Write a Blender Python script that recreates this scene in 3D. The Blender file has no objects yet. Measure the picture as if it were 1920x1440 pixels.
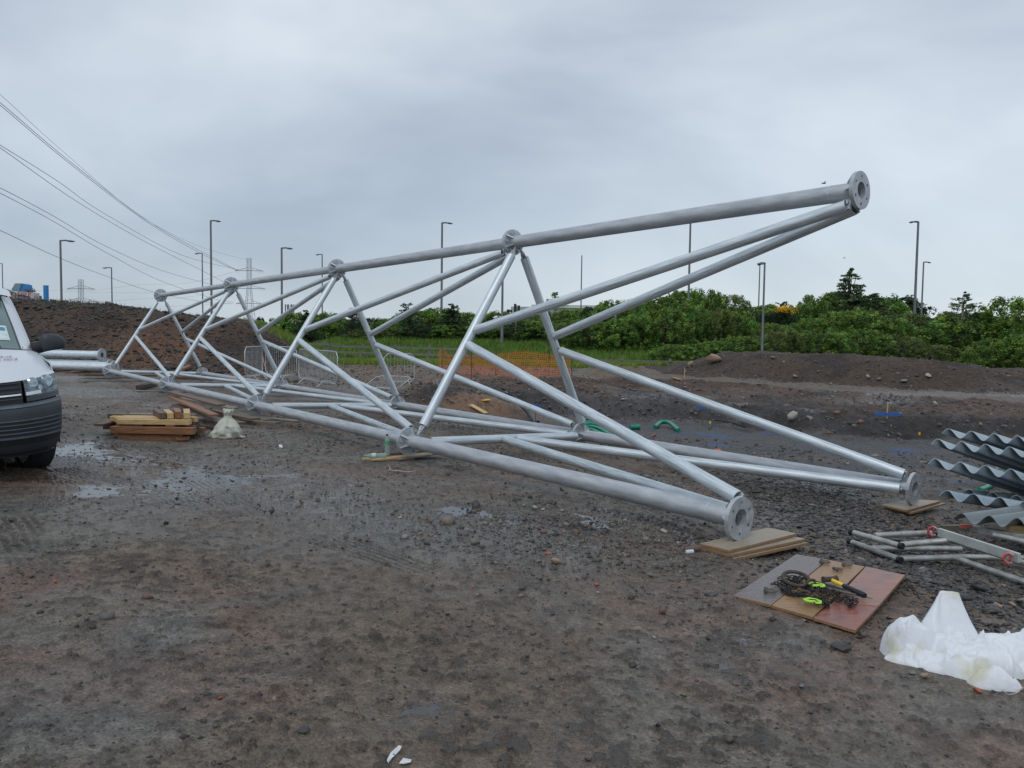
import bpy, bmesh, math, random
import numpy as np
from mathutils import Vector, Matrix
random.seed(7); rng = np.random.default_rng(7)
PI = math.pi
S = bpy.context.scene
C = S.collection

# ------------------------------------------------------------------ camera, sky, sun, exposure
FPX = 1502.0                       # focal length in pixels of a 1920 px wide picture
CAMZ = 1.7
nd = np.array([-.0125, 1., .060]); nd /= np.linalg.norm(nd)
_Z = -nd; _F = np.array([0, 0, 1.]); _Y = _F - (_F @ _Z) * _Z; _Y /= np.linalg.norm(_Y); _X = np.cross(_Y, _Z)
RW = np.array([_X, _Y, _Z])        # camera frame (right, down, forward) -> world
cam = bpy.data.cameras.new('camera'); camo = bpy.data.objects.new('camera', cam); C.objects.link(camo)
r_, d_, f_ = RW @ [1, 0, 0], RW @ [0, 1, 0], RW @ [0, 0, 1]
M = Matrix(((r_[0], -d_[0], -f_[0], 0), (r_[1], -d_[1], -f_[1], 0), (r_[2], -d_[2], -f_[2], CAMZ), (0, 0, 0, 1)))
camo.matrix_world = M
cam.sensor_width = 36; cam.lens = 36 * FPX / 1920; cam.clip_start = .05; cam.clip_end = 9000
S.camera = camo
S.view_settings.view_transform = 'Standard'; S.view_settings.look = 'None'
S.view_settings.gamma = 1; S.view_settings.use_curve_mapping = False; S.view_settings.exposure = 0.28

SUN_EL, SUN_ROT = math.radians(55), math.radians(200)
w = bpy.data.worlds.new('World'); S.world = w; w.use_nodes = True
nt = w.node_tree; nt.nodes.clear()
def N(t, tree=None, **k):
    n = (tree or nt).nodes.new(t)
    for a, b in k.items(): setattr(n, a, b)
    return n
L = nt.links.new
out = N('ShaderNodeOutputWorld'); bg = N('ShaderNodeBackground'); bg.inputs['Strength'].default_value = .1
sky = N('ShaderNodeTexSky', sky_type='NISHITA', sun_disc=False, sun_elevation=SUN_EL, sun_rotation=SUN_ROT)
tc = N('ShaderNodeTexCoord'); mp = N('ShaderNodeMapping'); mp.inputs['Scale'].default_value = (1.0, 1.0, 2.2)
mp.inputs['Location'].default_value = (3.1, .4, 0)
n1 = N('ShaderNodeTexNoise'); n1.inputs['Scale'].default_value = 1.7; n1.inputs['Detail'].default_value = 5; n1.inputs['Roughness'].default_value = .48; n1.inputs['Distortion'].default_value = .35
rp = N('ShaderNodeValToRGB'); rp.color_ramp.elements[0].position = .36; rp.color_ramp.elements[1].position = .66
rp.color_ramp.elements[0].color = (3.75, 4.35, 5.15, 1); rp.color_ramp.elements[1].color = (6.3, 6.95, 7.6, 1)
sx = N('ShaderNodeSeparateXYZ'); er = N('ShaderNodeValToRGB')   # paler high up, greyer towards the horizon, darker below it
er.color_ramp.elements[0].position = .0; er.color_ramp.elements[0].color = (.98, .99, .965, 1)
er.color_ramp.elements[1].position = .6; er.color_ramp.elements[1].color = (1.02, 1.01, 1.0, 1)
e2 = er.color_ramp.elements.new(.14); e2.color = (.91, .93, .94, 1)
e3 = er.color_ramp.elements.new(.38); e3.color = (1.08, 1.06, 1.05, 1)
ml = N('ShaderNodeMix', data_type='RGBA', blend_type='MULTIPLY'); ml.inputs[0].default_value = 1
mx = N('ShaderNodeMix', data_type='RGBA'); mx.inputs[0].default_value = .9
L(tc.outputs['Generated'], mp.inputs[0]); L(mp.outputs[0], n1.inputs['Vector']); L(n1.outputs['Fac'], rp.inputs[0])
L(tc.outputs['Generated'], sx.inputs[0]); L(sx.outputs['Z'], er.inputs[0])
L(rp.outputs[0], ml.inputs[6]); L(er.outputs[0], ml.inputs[7])
L(sky.outputs[0], mx.inputs[6]); L(ml.outputs[2], mx.inputs[7])
L(mx.outputs[2], bg.inputs[0]); L(bg.outputs[0], out.inputs[0])
sun = bpy.data.lights.new('sun', 'SUN'); sun.energy = .6; sun.angle = math.radians(25); sun.color = (1, .98, .95)
so = bpy.data.objects.new('sun', sun); C.objects.link(so); so.location = (0, 0, 40)
sd = Vector((math.sin(SUN_ROT) * math.cos(SUN_EL), math.cos(SUN_ROT) * math.cos(SUN_EL), math.sin(SUN_EL)))
so.rotation_euler = sd.to_track_quat('Z', 'Y').to_euler()

# ------------------------------------------------------------------ picture rays -> places
def ray(px, py):
    v = np.array([(px - 960) / FPX, (py - 720) / FPX, 1.0]); return RW @ v
def at_d(px, py, d):
    return np.array([0, 0, CAMZ]) + ray(px, py) * d
def at_z(px, py, z):
    r = ray(px, py); return np.array([0, 0, CAMZ]) + r * ((z - CAMZ) / r[2])
def at_y(px, py, y):
    r = ray(px, py); return np.array([0, 0, CAMZ]) + r * (y / r[1])

# ------------------------------------------------------------------ noise and terrain
def _h(i, j, s):
    n = (i.astype(np.int64) * 374761393 + j.astype(np.int64) * 668265263 + s * 974711) & 0xffffffff
    n = ((n ^ (n >> 13)) * 1274126177) & 0xffffffff
    n = (n ^ (n >> 16)) * 2246822519 & 0xffffffff
    return ((n >> 8) & 0xffff) / 65535.0
def vn(x, y, s=0):
    xi = np.floor(x); yi = np.floor(y); fx = x - xi; fy = y - yi
    fx = fx * fx * fx * (fx * (fx * 6 - 15) + 10); fy = fy * fy * fy * (fy * (fy * 6 - 15) + 10)
    a, b, c, d = _h(xi, yi, s), _h(xi + 1, yi, s), _h(xi, yi + 1, s), _h(xi + 1, yi + 1, s)
    return (a + (b - a) * fx) * (1 - fy) + (c + (d - c) * fx) * fy
def rn(x, y, s, a=.6):             # rotated lattice, so no grid shows
    c, q = math.cos(a + s), math.sin(a + s); return vn(x * c - y * q, x * q + y * c, s)
def fbm(x, y, sc, o=4, s=0, g=.5):
    t = 0; a = 1; n = 0
    for k in range(o):
        t = t + a * (rn(x / sc, y / sc, s + k * 7) - .5); n += a; a *= g; sc *= .5
    return t / n * 2
def sm(a, b, x):
    t = np.clip((x - a) / (b - a), 0, 1); return t * t * (3 - 2 * t)
def ip(x, pts):
    return np.interp(x, [p[0] for p in pts], [p[1] for p in pts])
CREST = [(-4, 22), (-2.9, 22.5), (-2.0, 27.2), (2.4, 29.6), (6.75, 29.8), (11.1, 26.3), (14.1, 22.4), (22, 20)]
FOOT = [(-4, 20.5), (-2.7, 21.5), (0, 24.2), (2.05, 22.6), (5.3, 23.2), (7.4, 20.7), (10.4, 19.6), (12.5, 19.2), (22, 17)]
NEAR = [(-4, 17.5), (-3, 17), (-2, 16), (1, 12.8), (4.5, 9.6), (8, 11.2), (22, 11.2)]
def Hm(x, y):
    x = np.asarray(x, float); y = np.asarray(y, float)
    base = .160 - .048 * np.clip(x, -14, 9) - .01558 * np.clip(y, -3, 26)
    t = sm(26, 38, y); h = base * (1 - t) + .25 * t
    zf = ip(x, [(-4, -.15), (-3, -.3), (-1, -.5), (2, -.66), (8, -.76), (14, -.70), (22, -.7)])
    zc = ip(x, [(-4, .2), (2.4, .2), (6.75, .15), (11, .05), (14, 0), (22, 0)])
    yc = ip(x, CREST) + .5 * fbm(x, y * 0 + 3, 1.6, 3, 11); yf = ip(x, FOOT) + .8 * fbm(x, y * 0 + 9, 1.8, 3, 12); yn = ip(x, NEAR)
    hb = zc + (.25 - zc) * sm(yc + 4, yc + 11, y)
    n = sm(yn, yn + 4.5, y); h1 = base * (1 - n) + zf * n
    b = np.clip((y - yf) / (yc - yf), 0, 1)
    b = np.where(b < .22, b * 2.7, .594 + (b - .22) * .5205)
    h2 = np.where(y < yf, h1, np.where(y < yc, zf + (zc - zf) * b, hb))
    m = sm(-3.8, -2.4, x); h = h * (1 - m) + h2 * m
    # far mound on the right
    yb = ip(x, [(5, 33), (6.8, 32), (10, 30.7), (12.6, 28.6), (16, 25.6), (30, 23)]) + .4 * fbm(x, y * 0 + 5, 2, 2, 14)
    zt = ip(x, [(6.6, .15), (7.6, .45), (9.6, 1.08), (12, 1.1), (15.3, 1.03), (17.3, .70), (22, .55), (60, .5)])
    prof = np.minimum(sm(0, 3.4, y - yb) * .55 + .45 * np.clip((y - yb) / 3.4, 0, 1), 1 - np.clip((y - yb - 5.5) / 3.2, 0, 1))
    mr = h + np.maximum(zt - h, 0) * prof * (x > 6.4)
    h = np.where(x > 6.4, mr, h)
    # spoil heap on the left
    zt = ip(x, [(-60, 3.2), (-30, 3.2), (-20.8, 2.95), (-18.3, 2.8), (-15.4, 2.5), (-12.7, 2.15), (-11.8, 1.85), (-10.6, 1.3), (-9.7, .6), (-8.8, .2)])
    yl = ip(x, [(-40, 25.5), (-14, 27.4), (-11, 28.6), (-8.8, 31)]) + .7 * fbm(x, y * 0 + 7, 2.3, 3, 15)
    pr = np.minimum(.25 * sm(0, 7, y - yl) + .75 * np.clip((y - yl) / 7, 0, 1), 1 - sm(39, 46, y))
    h = np.where(x < -8.8, h + np.maximum(zt - h, 0) * pr, h)
    h = h + .38 * np.exp(-((x - 4.1) / 1.5) ** 2 - ((y - 31.2) / .8) ** 2)
    h = h + .5 * np.exp(-((x + .9) / 1.5) ** 2 - ((y - 22.6) / 1.0) ** 2)       # sandy lump in the pit
    # verge behind the road
    v = sm(49.5, 60, y) * (1 - sm(90, 150, y)); h = h + 1.05 * v * sm(-17, -12, x)
    return h
TRK = [((98, 872), (560, 1000)), ((60, 890), (640, 1010)), ((10, 940), (70, 1060)), ((380, 900), (520, 985)), ((200, 892), (800, 1075))]
WET = [(120, 850), (300, 885), (480, 922), (720, 972), (900, 1000), (1080, 1030)]
def on_ground(px, py):
    r = ray(px, py); p0 = np.array([0, 0, CAMZ])
    t = np.concatenate([np.arange(1.5, 30, .03), np.arange(30, 130, .25)])
    X = r[0] * t; Y = r[1] * t; Zz = CAMZ + r[2] * t
    k = np.argmax(Zz < Hm(X, Y))
    return np.array([X[k], Y[k], Hm(X[k], Y[k])])
def seg_dist(x, y, a, b):
    ax, ay = a; bx, by = b; dx, dy = bx - ax, by - ay; L2 = dx * dx + dy * dy
    t = ((x - ax) * dx + (y - ay) * dy) / L2; tc_ = np.clip(t, 0, 1)
    s = ((x - ax) * dy - (y - ay) * dx) / math.sqrt(L2)
    return np.hypot(x - ax - tc_ * dx, y - ay - tc_ * dy), t * math.sqrt(L2), s, (t > 0) & (t < 1)
WETW = [on_ground(*p)[:2] for p in WET]; TRKW = [(on_ground(*a)[:2], on_ground(*b)[:2]) for a, b in TRK]
PUD = [(430, 922, .8), (520, 905, .7), (600, 938, .9), (690, 960, .7), (770, 985, .8), (860, 1002, .6), (905, 967, .5), (640, 915, .5), (240, 905, .5),
       (340, 722, .8), (180, 735, 1.0), (1430, 1205, .22), (1395, 1240, .2), (795, 1330, .18), (1040, 1390, .3), (1375, 1225, .2)]
PUDW = [(on_ground(a, b)[:2], r) for a, b, r in PUD]
PADS = [(*on_ground(a, b)[:2], r) for a, b, r in ((1535, 1110, .66), (1640, 1120, .4), (1410, 1020, .55), (1710, 948, .6), (765, 862, .6), (275, 815, .7), (275, 790, .8), (426, 818, .3), (430, 790, .9), (1700, 1040, .5), (1840, 1040, .7))]
def wetness(x, y):
    d = np.full(np.shape(x), 99.)
    for a, b in zip(WETW[:-1], WETW[1:]): d = np.minimum(d, seg_dist(x, y, a, b)[0])
    nz = fbm(x, y, .9, 4, 31)
    w_ = np.exp(-(d / 1.5) ** 2) * .95 + .5 * nz
    w_ = np.maximum(w_, .55 * sm(.05, .5, fbm(x * .6, y, 1.7, 4, 33)) * (y < 26))
    for (c, r) in PUDW: w_ = np.maximum(w_, np.exp(-((x - c[0]) ** 2 + ((y - c[1]) * .8) ** 2) / r ** 2) * (1.0 + .9 * fbm(x, y, .35, 3, 35)))
    return np.clip(w_, 0, 1)
def detail(x, y, full=False):
    near = 1 - sm(14, 26, y)
    rough = .35 + .65 * sm(-.1, .45, fbm(x, y, 1.1, 3, 41))          # clods here, smooth trodden mud there
    wt = wetness(x, y)
    d = .045 * fbm(x, y, 1.7, 3, 42) + .026 * fbm(x, y, .45, 3, 43) * (1 - .5 * wt)
    d = d + rough * (1 - .4 * wt) * (.022 * np.clip(fbm(x, y, .2, 2, 44), -.35, 1) + .007 * (.6 - 2 * np.abs(fbm(x, y * .7, .1, 2, 45))))
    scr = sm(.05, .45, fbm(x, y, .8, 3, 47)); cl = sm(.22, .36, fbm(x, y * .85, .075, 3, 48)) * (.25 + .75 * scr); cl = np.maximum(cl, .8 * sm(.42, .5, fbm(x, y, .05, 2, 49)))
    d = d + .015 * cl * (1 - .4 * wt); detail.cl = cl
    pad = np.zeros(np.shape(x))
    for (cx, cy, r) in PADS: pad = np.maximum(pad, 1 - sm(r * .75, r * 1.25, np.hypot(x - cx, y - cy)))
    d = d * (1 - .85 * pad) - .014 * pad - .022 * np.exp(-((x - PADS[2][0]) / .55) ** 4 - ((y - PADS[2][1]) / .5) ** 4)
    bank = ((x > -3.4) & (y > ip(x, FOOT) - 1)) | ((x < -8.5) & (y > 27))
    d = d + np.where(bank & (y < 48), .09 * fbm(x, y, .9, 4, 51) + .05 * np.abs(fbm(x, y * .6, .35, 3, 52)) + .03 * fbm(x, y, .13, 2, 53), 0)
    bl = (x < -8.5) & (y > 27) & (y < 44)
    d = d + np.where(bl, .16 * fbm(x, y * .8, 1.5, 4, 54) + .10 * np.abs(fbm(x, y, .5, 3, 55)), 0)
    trk = np.zeros(np.shape(x))
    for (a, b) in TRKW:                                              # tyre tracks pressed into the mud
        D, s, t, ok = seg_dist(x, y, a, b)
        t = t + .05 * fbm(s, s * 0, 1.2, 2, 61)
        for o in (0,):
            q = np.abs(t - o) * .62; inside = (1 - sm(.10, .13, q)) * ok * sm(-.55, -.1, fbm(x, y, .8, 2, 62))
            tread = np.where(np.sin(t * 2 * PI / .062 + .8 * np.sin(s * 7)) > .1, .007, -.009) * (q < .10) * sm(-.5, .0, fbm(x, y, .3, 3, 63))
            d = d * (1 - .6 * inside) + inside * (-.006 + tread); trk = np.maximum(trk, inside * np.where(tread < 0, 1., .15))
    detail.trk = trk
    asph = sm(41, 42.5, y) * (1 - sm(48, 49, y)); d = d * (1 - .8 * asph)
    wl = -.0185 + .012 * fbm(x, y, 2.5, 1, 71)                        # standing water finds the low spots
    water = (d < wl) & (wt > .55)
    marg = np.exp(-np.clip(d - wl, 0, 1) / .012) * (wt > .25); d = np.where(water, wl, d); wt = np.clip(np.maximum(wt, marg * 1.0), 0, 1)
    return (d, wt, water, rough, scr) if full else d
def H(x, y): return Hm(x, y) + detail(np.asarray(x, float), np.asarray(y, float))
def G(px, py):
    p = on_ground(px, py); p[2] = float(H(np.array([p[0]]), np.array([p[1]]))[0]); return p

# ------------------------------------------------------------------ materials
MATS = {}
def mat(name, col, rough=.6, metal=0., var=.15, vs=8., bump=0., bs=60., col2=None, spec=.5, stretch=None, rvar=.0, attr=None, trans=0., coord='Object', bd=.01, alpha=None):
    if name in MATS: return MATS[name]
    m = bpy.data.materials.new(name); m.use_nodes = True; t = m.node_tree; b = t.nodes['Principled BSDF']; lk = t.links.new
    b.inputs['Roughness'].default_value = rough; b.inputs['Metallic'].default_value = metal; b.inputs['Specular IOR Level'].default_value = spec
    co = N('ShaderNodeTexCoord', t); vec = co.outputs[coord]
    if stretch:
        mp_ = N('ShaderNodeMapping', t); mp_.inputs['Scale'].default_value = stretch; lk(vec, mp_.inputs[0]); vec = mp_.outputs[0]
    n = N('ShaderNodeTexNoise', t); n.inputs['Scale'].default_value = vs; n.inputs['Detail'].default_value = 5; n.inputs['Roughness'].default_value = .6; lk(vec, n.inputs['Vector'])
    c2 = col2 or tuple(c * (1 - var) for c in col); c1 = col if col2 else tuple(min(1, c * (1 + var)) for c in col)
    r = N('ShaderNodeValToRGB', t); r.color_ramp.elements[0].position = .34; r.color_ramp.elements[1].position = .66
    r.color_ramp.elements[0].color = (*c2, 1); r.color_ramp.elements[1].color = (*c1, 1); lk(n.outputs['Fac'], r.inputs[0])
    col_out = r.outputs[0]
    if attr:
        a = N('ShaderNodeAttribute', t); a.attribute_name = attr
        mm = N('ShaderNodeMix', t, data_type='RGBA', blend_type='MULTIPLY'); mm.inputs[0].default_value = 1
        lk(col_out, mm.inputs[6]); lk(a.outputs['Color'], mm.inputs[7]); col_out = mm.outputs[2]
    lk(col_out, b.inputs['Base Color'])
    if rvar:
        mr = N('ShaderNodeMapRange', t); mr.inputs['To Min'].default_value = max(0, rough - rvar); mr.inputs['To Max'].default_value = min(1, rough + rvar)
        mr.inputs['From Min'].default_value = .3; mr.inputs['From Max'].default_value = .7; lk(n.outputs['Fac'], mr.inputs[0]); lk(mr.outputs[0], b.inputs['Roughness'])
    if bump:
        n2 = N('ShaderNodeTexNoise', t); n2.inputs['Scale'].default_value = bs; n2.inputs['Detail'].default_value = 4; lk(vec, n2.inputs['Vector'])
        bm = N('ShaderNodeBump', t); bm.inputs['Strength'].default_value = bump; bm.inputs['Distance'].default_value = bd; lk(n2.outputs['Fac'], bm.inputs['Height']); lk(bm.outputs[0], b.inputs['Normal'])
    if trans:
        tr = N('ShaderNodeBsdfTranslucent', t); lk(col_out, tr.inputs[0]); ms = N('ShaderNodeMixShader', t); ms.inputs[0].default_value = trans
        o = t.nodes['Material Output']; lk(b.outputs[0], ms.inputs[1]); lk(tr.outputs[0], ms.inputs[2]); lk(ms.outputs[0], o.inputs[0])
    if alpha is not None: b.inputs['Alpha'].default_value = alpha
    MATS[name] = m; return m
galv = mat('galvanised_steel', (.78, .84, .87), .47, .55, vs=9, stretch=(.35, 6, 6), col2=(.48, .54, .58), bump=.25, bs=24, rvar=.12, bd=.004)
galv2 = mat('galvanised_tube_dull', (.56, .585, .61), .5, .45, vs=6, stretch=(.6, 2.5, 2.5), col2=(.40, .425, .455), bump=.15, bs=60, rvar=.1, bd=.004)
galvb = mat('galvanised_bright', (.66, .70, .73), .34, .6, vs=9, col2=(.42, .46, .49), bump=.2, bs=70, rvar=.15)
galvd = mat('lamp_post_grey', (.17, .18, .19), .6, .2, vs=2)
pylon = mat('pylon_steel', (.26, .29, .32), .7, .1, vs=1)
alu = mat('aluminium_tube', (.50, .51, .49), .45, .6, vs=14, col2=(.33, .33, .30), bump=.1, bs=90, rvar=.15)
corr = mat('corrugated_zinc', (.45, .52, .56), .34, .65, vs=3, col2=(.30, .37, .41), stretch=(1, 1, 1), bump=.05, bs=30, rvar=.1)
def wood(name, a, b, rough=.6):
    return mat(name, a, rough, vs=7, col2=b, stretch=(1, 9, 9), bump=.25, bs=26, rvar=.12)
ply = wood('wet_plywood', (.36, .30, .22), (.25, .21, .16), .42)
plye = wood('plywood_edge', (.34, .20, .10), (.24, .13, .06), .6)
yel = wood('fresh_yellow_timber', (.66, .49, .25), (.48, .31, .13), .6)
redw = wood('reddish_timber', (.34, .16, .07), (.18, .08, .04), .55)
dkw = wood('dark_timber', (.085, .060, .045), (.045, .032, .026), .6)
gryw = wood('grey_timber', (.27, .24, .20), (.17, .145, .12), .6)
brnw = wood('brown_board', (.18, .115, .08), (.10, .062, .045), .55)
black = mat('black_plastic', (.012, .013, .015), .5)
rubber = mat('tyre_rubber', (.018, .018, .019), .8, bump=.3, bs=80)
whitep = mat('white_van_paint', (.66, .70, .74), .22, var=.03, vs=1.2, rvar=.04)
glass_d = mat('windscreen_glass', (.10, .17, .165), .07, var=.25, vs=1.3, spec=.8)
bump_m = mat('dark_grey_bumper_plastic', (.030, .037, .046), .5, var=.12, vs=4, bump=.1, bs=300)
chrome = mat('bright_trim', (.75, .77, .8), .15, 1.)
rustm = mat('rusty_iron', (.12, .085, .065), .7, .3, vs=30, col2=(.055, .045, .04), bump=.3, bs=120)

# ------------------------------------------------------------------ mesh helpers
def fast(name, V, F, mt=None, smooth=False):
    V = np.asarray(V, np.float32); F = np.asarray(F, np.int32); k = F.shape[1]
    me = bpy.data.meshes.new(name); me.vertices.add(len(V)); me.vertices.foreach_set('co', V.ravel())
    me.loops.add(F.size); me.loops.foreach_set('vertex_index', F.ravel())
    me.polygons.add(len(F)); me.polygons.foreach_set('loop_start', np.arange(0, F.size, k, dtype=np.int32))
    if smooth: me.polygons.foreach_set('use_smooth', np.ones(len(F), bool))
    me.update(calc_edges=True)
    if mt: me.materials.append(mt)
    return me
def vcol(me, name, col):
    a = me.attributes.new(name, 'FLOAT_COLOR', 'POINT'); c = np.ones((len(me.vertices), 4), np.float32); c[:, :3] = col; a.data.foreach_set('color', c.ravel())
def link(name, me, parent=None, loc=None):
    o = bpy.data.objects.new(name, me); C.objects.link(o)
    if parent is not None: o.parent = parent
    if loc is not None: o.location = loc
    return o
def tag(o, label=None, cat=None, group=None, kind=None):
    if label: o['label'] = label
    if cat: o['category'] = cat
    if group: o['group'] = group
    if kind: o['kind'] = kind
    return o
def thing(name, label, cat, loc=(0, 0, 0), rz=0, group=None):
    o = bpy.data.objects.new(name, None); C.objects.link(o); o.location = tuple(float(v) for v in loc); o.rotation_euler = (0, 0, rz); o.empty_display_size = .2
    return tag(o, label, cat, group)
class MB:
    """collects simple solids in world (or local) coordinates"""
    def __init__(s): s.v = []; s.f = []; s.sm = []
    def add(s, V, F, smooth=False):
        o = len(s.v); s.v += [tuple(map(float, q)) for q in V]; s.f += [tuple(i + o for i in f) for f in F]; s.sm += [smooth] * len(F); return s
    def box(s, c, d, R=None):
        x, y, z = d[0] / 2, d[1] / 2, d[2] / 2
        V = [Vector(q) for q in ((-x, -y, -z), (x, -y, -z), (x, y, -z), (-x, y, -z), (-x, -y, z), (x, -y, z), (x, y, z), (-x, y, z))]
        if R is not None: V = [R @ q for q in V]
        V = [q + Vector(c) for q in V]
        return s.add(V, [(0, 3, 2, 1), (4, 5, 6, 7), (0, 1, 5, 4), (1, 2, 6, 5), (2, 3, 7, 6), (3, 0, 4, 7)])
    def tube(s, pts, r, n=12, cap=True, smooth=True):
        pts = [Vector(p) for p in pts]; R = r if hasattr(r, '__len__') else [r] * len(pts)
        t0 = (pts[1] - pts[0]).normalized(); u = t0.orthogonal().normalized(); V = []; F = []
        for i, p in enumerate(pts):
            t = (pts[min(i + 1, len(pts) - 1)] - pts[max(i - 1, 0)]).normalized(); u = (u - t * u.dot(t)).normalized(); v = t.cross(u)
            V += [p + (u * math.cos(2 * PI * k / n) + v * math.sin(2 * PI * k / n)) * R[i] for k in range(n)]
        for i in range(len(pts) - 1):
            for k in range(n): F.append((i * n + k, i * n + (k + 1) % n, (i + 1) * n + (k + 1) % n, (i + 1) * n + k))
        s.add(V, F, smooth)
        if cap:
            s.add(V[:n], [tuple(reversed(range(n)))]); s.add(V[-n:], [tuple(range(n))])
        return s
    def hollow(s, a, b, r, t=.012, n=20):
        a, b = Vector(a), Vector(b); s.tube([a, b], r, n, cap=False); s.tube([b, a], r - t, n, cap=False)
        d = (b - a).normalized(); u = d.orthogonal().normalized(); v = d.cross(u)
        for p, fl in ((a, 1), (b, 0)):
            V = [p + (u * math.cos(2 * PI * k / n) + v * math.sin(2 * PI * k / n)) * q for q in (r, r - t) for k in range(n)]
            s.add(V, [((k, k + n, (k + 1) % n + n, (k + 1) % n) if fl else (k, (k + 1) % n, (k + 1) % n + n, k + n)) for k in range(n)])
        return s
    def prism(s, poly, th, z=None):     # polygon (list of xyz, counter-clockwise from above) extruded downwards by th
        P = [Vector(q) for q in poly]; n = len(P); V = P + [q - Vector((0, 0, th)) for q in P]
        return s.add(V, [tuple(range(n)), tuple(reversed(range(n, 2 * n)))] + [((i + 1) % n, i, i + n, (i + 1) % n + n) for i in range(n)])
    def beam(s, a, b, w_, h_, up=(0, 0, 1)):
        a, b = Vector(a), Vector(b); d = b - a; L_ = d.length; d.normalize(); u = Vector(up); y = u.cross(d).normalized(); z = d.cross(y)
        R = Matrix((d, y, z)).transposed(); return s.box((a + b) / 2, (L_, w_, h_), R)
    def build(s, name, mt, parent=None, bev=0, local=False, autosmooth=True):
        off = Vector((0, 0, 0)) if (local or parent is None) else Vector(parent.location if parent.parent is None else Vector(parent.parent.location) + Vector(parent.location))
        me = bpy.data.meshes.new(name); me.from_pydata([(q[0] - off.x, q[1] - off.y, q[2] - off.z) for q in s.v], [], s.f)
        me.polygons.foreach_set('use_smooth', s.sm); me.materials.append(mt); me.update()
        if bev:
            b = bmesh.new(); b.from_mesh(me); bmesh.ops.bevel(b, geom=b.edges[:], offset=bev, segments=1, affect='EDGES', profile=.7); b.to_mesh(me); b.free()
        return link(name, me, parent)
def recentre(o):                       # give a one-mesh thing its origin at its base
    me = o.data; n = len(me.vertices); a = np.empty(n * 3, np.float32); me.vertices.foreach_get('co', a); a = a.reshape(-1, 3)
    c = a.mean(0); c[2] = a[:, 2].min(); a -= c; me.vertices.foreach_set('co', a.ravel()); me.update(); o.location = [float(q) for q in c]; return o
def copy_tree(o, parent=None):
    c = o.copy(); C.objects.link(c)
    if parent is not None: c.parent = parent
    for ch in list(o.children): copy_tree(ch, c)
    return c
def disc(r, ri, t, holes=0, rh=.012, rb=0., n=36):
    """flat ring along +X from x=0 to x=t, with bolt holes cut through it"""
    b = bmesh.new()
    loops = [(0, 0, r, n), (0, 0, ri, n)] + [(rb * math.cos(2 * PI * k / holes + PI / 2), rb * math.sin(2 * PI * k / holes + PI / 2), rh, 10) for k in range(holes)]
    rings = []
    for x in (0, t):
        es = []; rr = []
        for cy, cz, q, m_ in loops:
            vs = [b.verts.new((x, cy + q * math.cos(2 * PI * k / m_), cz + q * math.sin(2 * PI * k / m_))) for k in range(m_)]
            rr.append(vs); es += [b.edges.new((vs[k], vs[(k + 1) % m_])) for k in range(m_)]
        bmesh.ops.triangle_fill(b, use_beauty=True, use_dissolve=False, edges=es); rings.append(rr)
    for A_, B_ in zip(*rings):
        m_ = len(A_)
        for k in range(m_): b.faces.new((A_[k], A_[(k + 1) % m_], B_[(k + 1) % m_], B_[k]))
    bmesh.ops.recalc_face_normals(b, faces=b.faces[:])
    me = bpy.data.meshes.new('flange'); b.to_mesh(me); b.free(); me.materials.append(galv2); return me

# ------------------------------------------------------------------ ground: one sheet to the horizon
th = np.concatenate([np.linspace(-180, -42, 30, endpoint=False), np.linspace(-42, -36, 16, endpoint=False), np.linspace(-36, 37, 760, endpoint=False), np.linspace(37, 43, 16, endpoint=False), np.linspace(43, 180, 31)])[:-1]
rr = np.concatenate([[.02], np.linspace(.5, 2.4, 14, endpoint=False), np.geomspace(2.4, 14, 440, endpoint=False), np.geomspace(14, 62, 300, endpoint=False), np.geomspace(62, 6000, 40)])
TH, RR = np.meshgrid(np.radians(th), rr); gx = RR * np.sin(TH); gy = RR * np.cos(TH)
dd, wt, water, rough, scr = detail(gx.ravel(), gy.ravel(), True); clod, trk_ = detail.cl, detail.trk
gxr, gyr = gx.ravel(), gy.ravel(); fade = 1 - sm(55, 120, RR.ravel())
gz = Hm(gxr, gyr) * (1 - sm(200, 500, RR.ravel())) + dd * fade
gz = gz - 14 * sm(400, 6000, RR.ravel())
nT, nR = len(th), len(rr)
ii = np.arange(nR - 1)[:, None] * nT + np.arange(nT)[None, :]; jj = np.arange(nR - 1)[:, None] * nT + (np.arange(nT)[None, :] + 1) % nT
F = np.stack([ii, jj, jj + nT, ii + nT], -1).reshape(-1, 4)[:, ::-1]
gm = fast('ground', np.c_[gxr, gyr, gz], F, smooth=True)
A = lambda *c: np.array(c)[None, :]
x, y = gxr, gyr
mix = lambda a, b, t: a * (1 - t[:, None]) + b * t[:, None]
grey = A(.178, .162, .138); brown = A(.170, .134, .100); red = A(.198, .124, .090); dark = A(.058, .048, .041)
col = mix(np.repeat(grey, len(x), 0), brown, sm(-.25, .3, fbm(x, y, 1.6, 4, 81)))
col = mix(col, red, .7 * sm(.15, .5, fbm(x, y, 1.3, 4, 82)) * (1 - .4 * wt))
col = mix(col, dark, .35 * sm(.1, .5, fbm(x, y, .35, 4, 83)) * rough)
col = mix(col, A(.14, .145, .142), .6 * sm(.0, .4, fbm(x, y, .9, 3, 84)) * (1 - rough) * (y < 8))
col = mix(col, dark * .9, .75 * sm(7.5, 10.5, x * .9 + y * .45 + 1.2 * fbm(x, y, 1.5, 3, 85)) * (y < 20) * (y < ip(x, NEAR) + 3) * (x > 1.5))
yn_, yf_, yc_ = ip(x, NEAR), ip(x, FOOT), ip(x, CREST)
inp = sm(-3.6, -2.2, x)
fl = inp * sm(yn_ + 1.5, yn_ + 4, y) * (1 - sm(yf_ - .5, yf_ + .5, y)); col = mix(col, A(.050, .053, .057), fl * .92)
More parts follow.
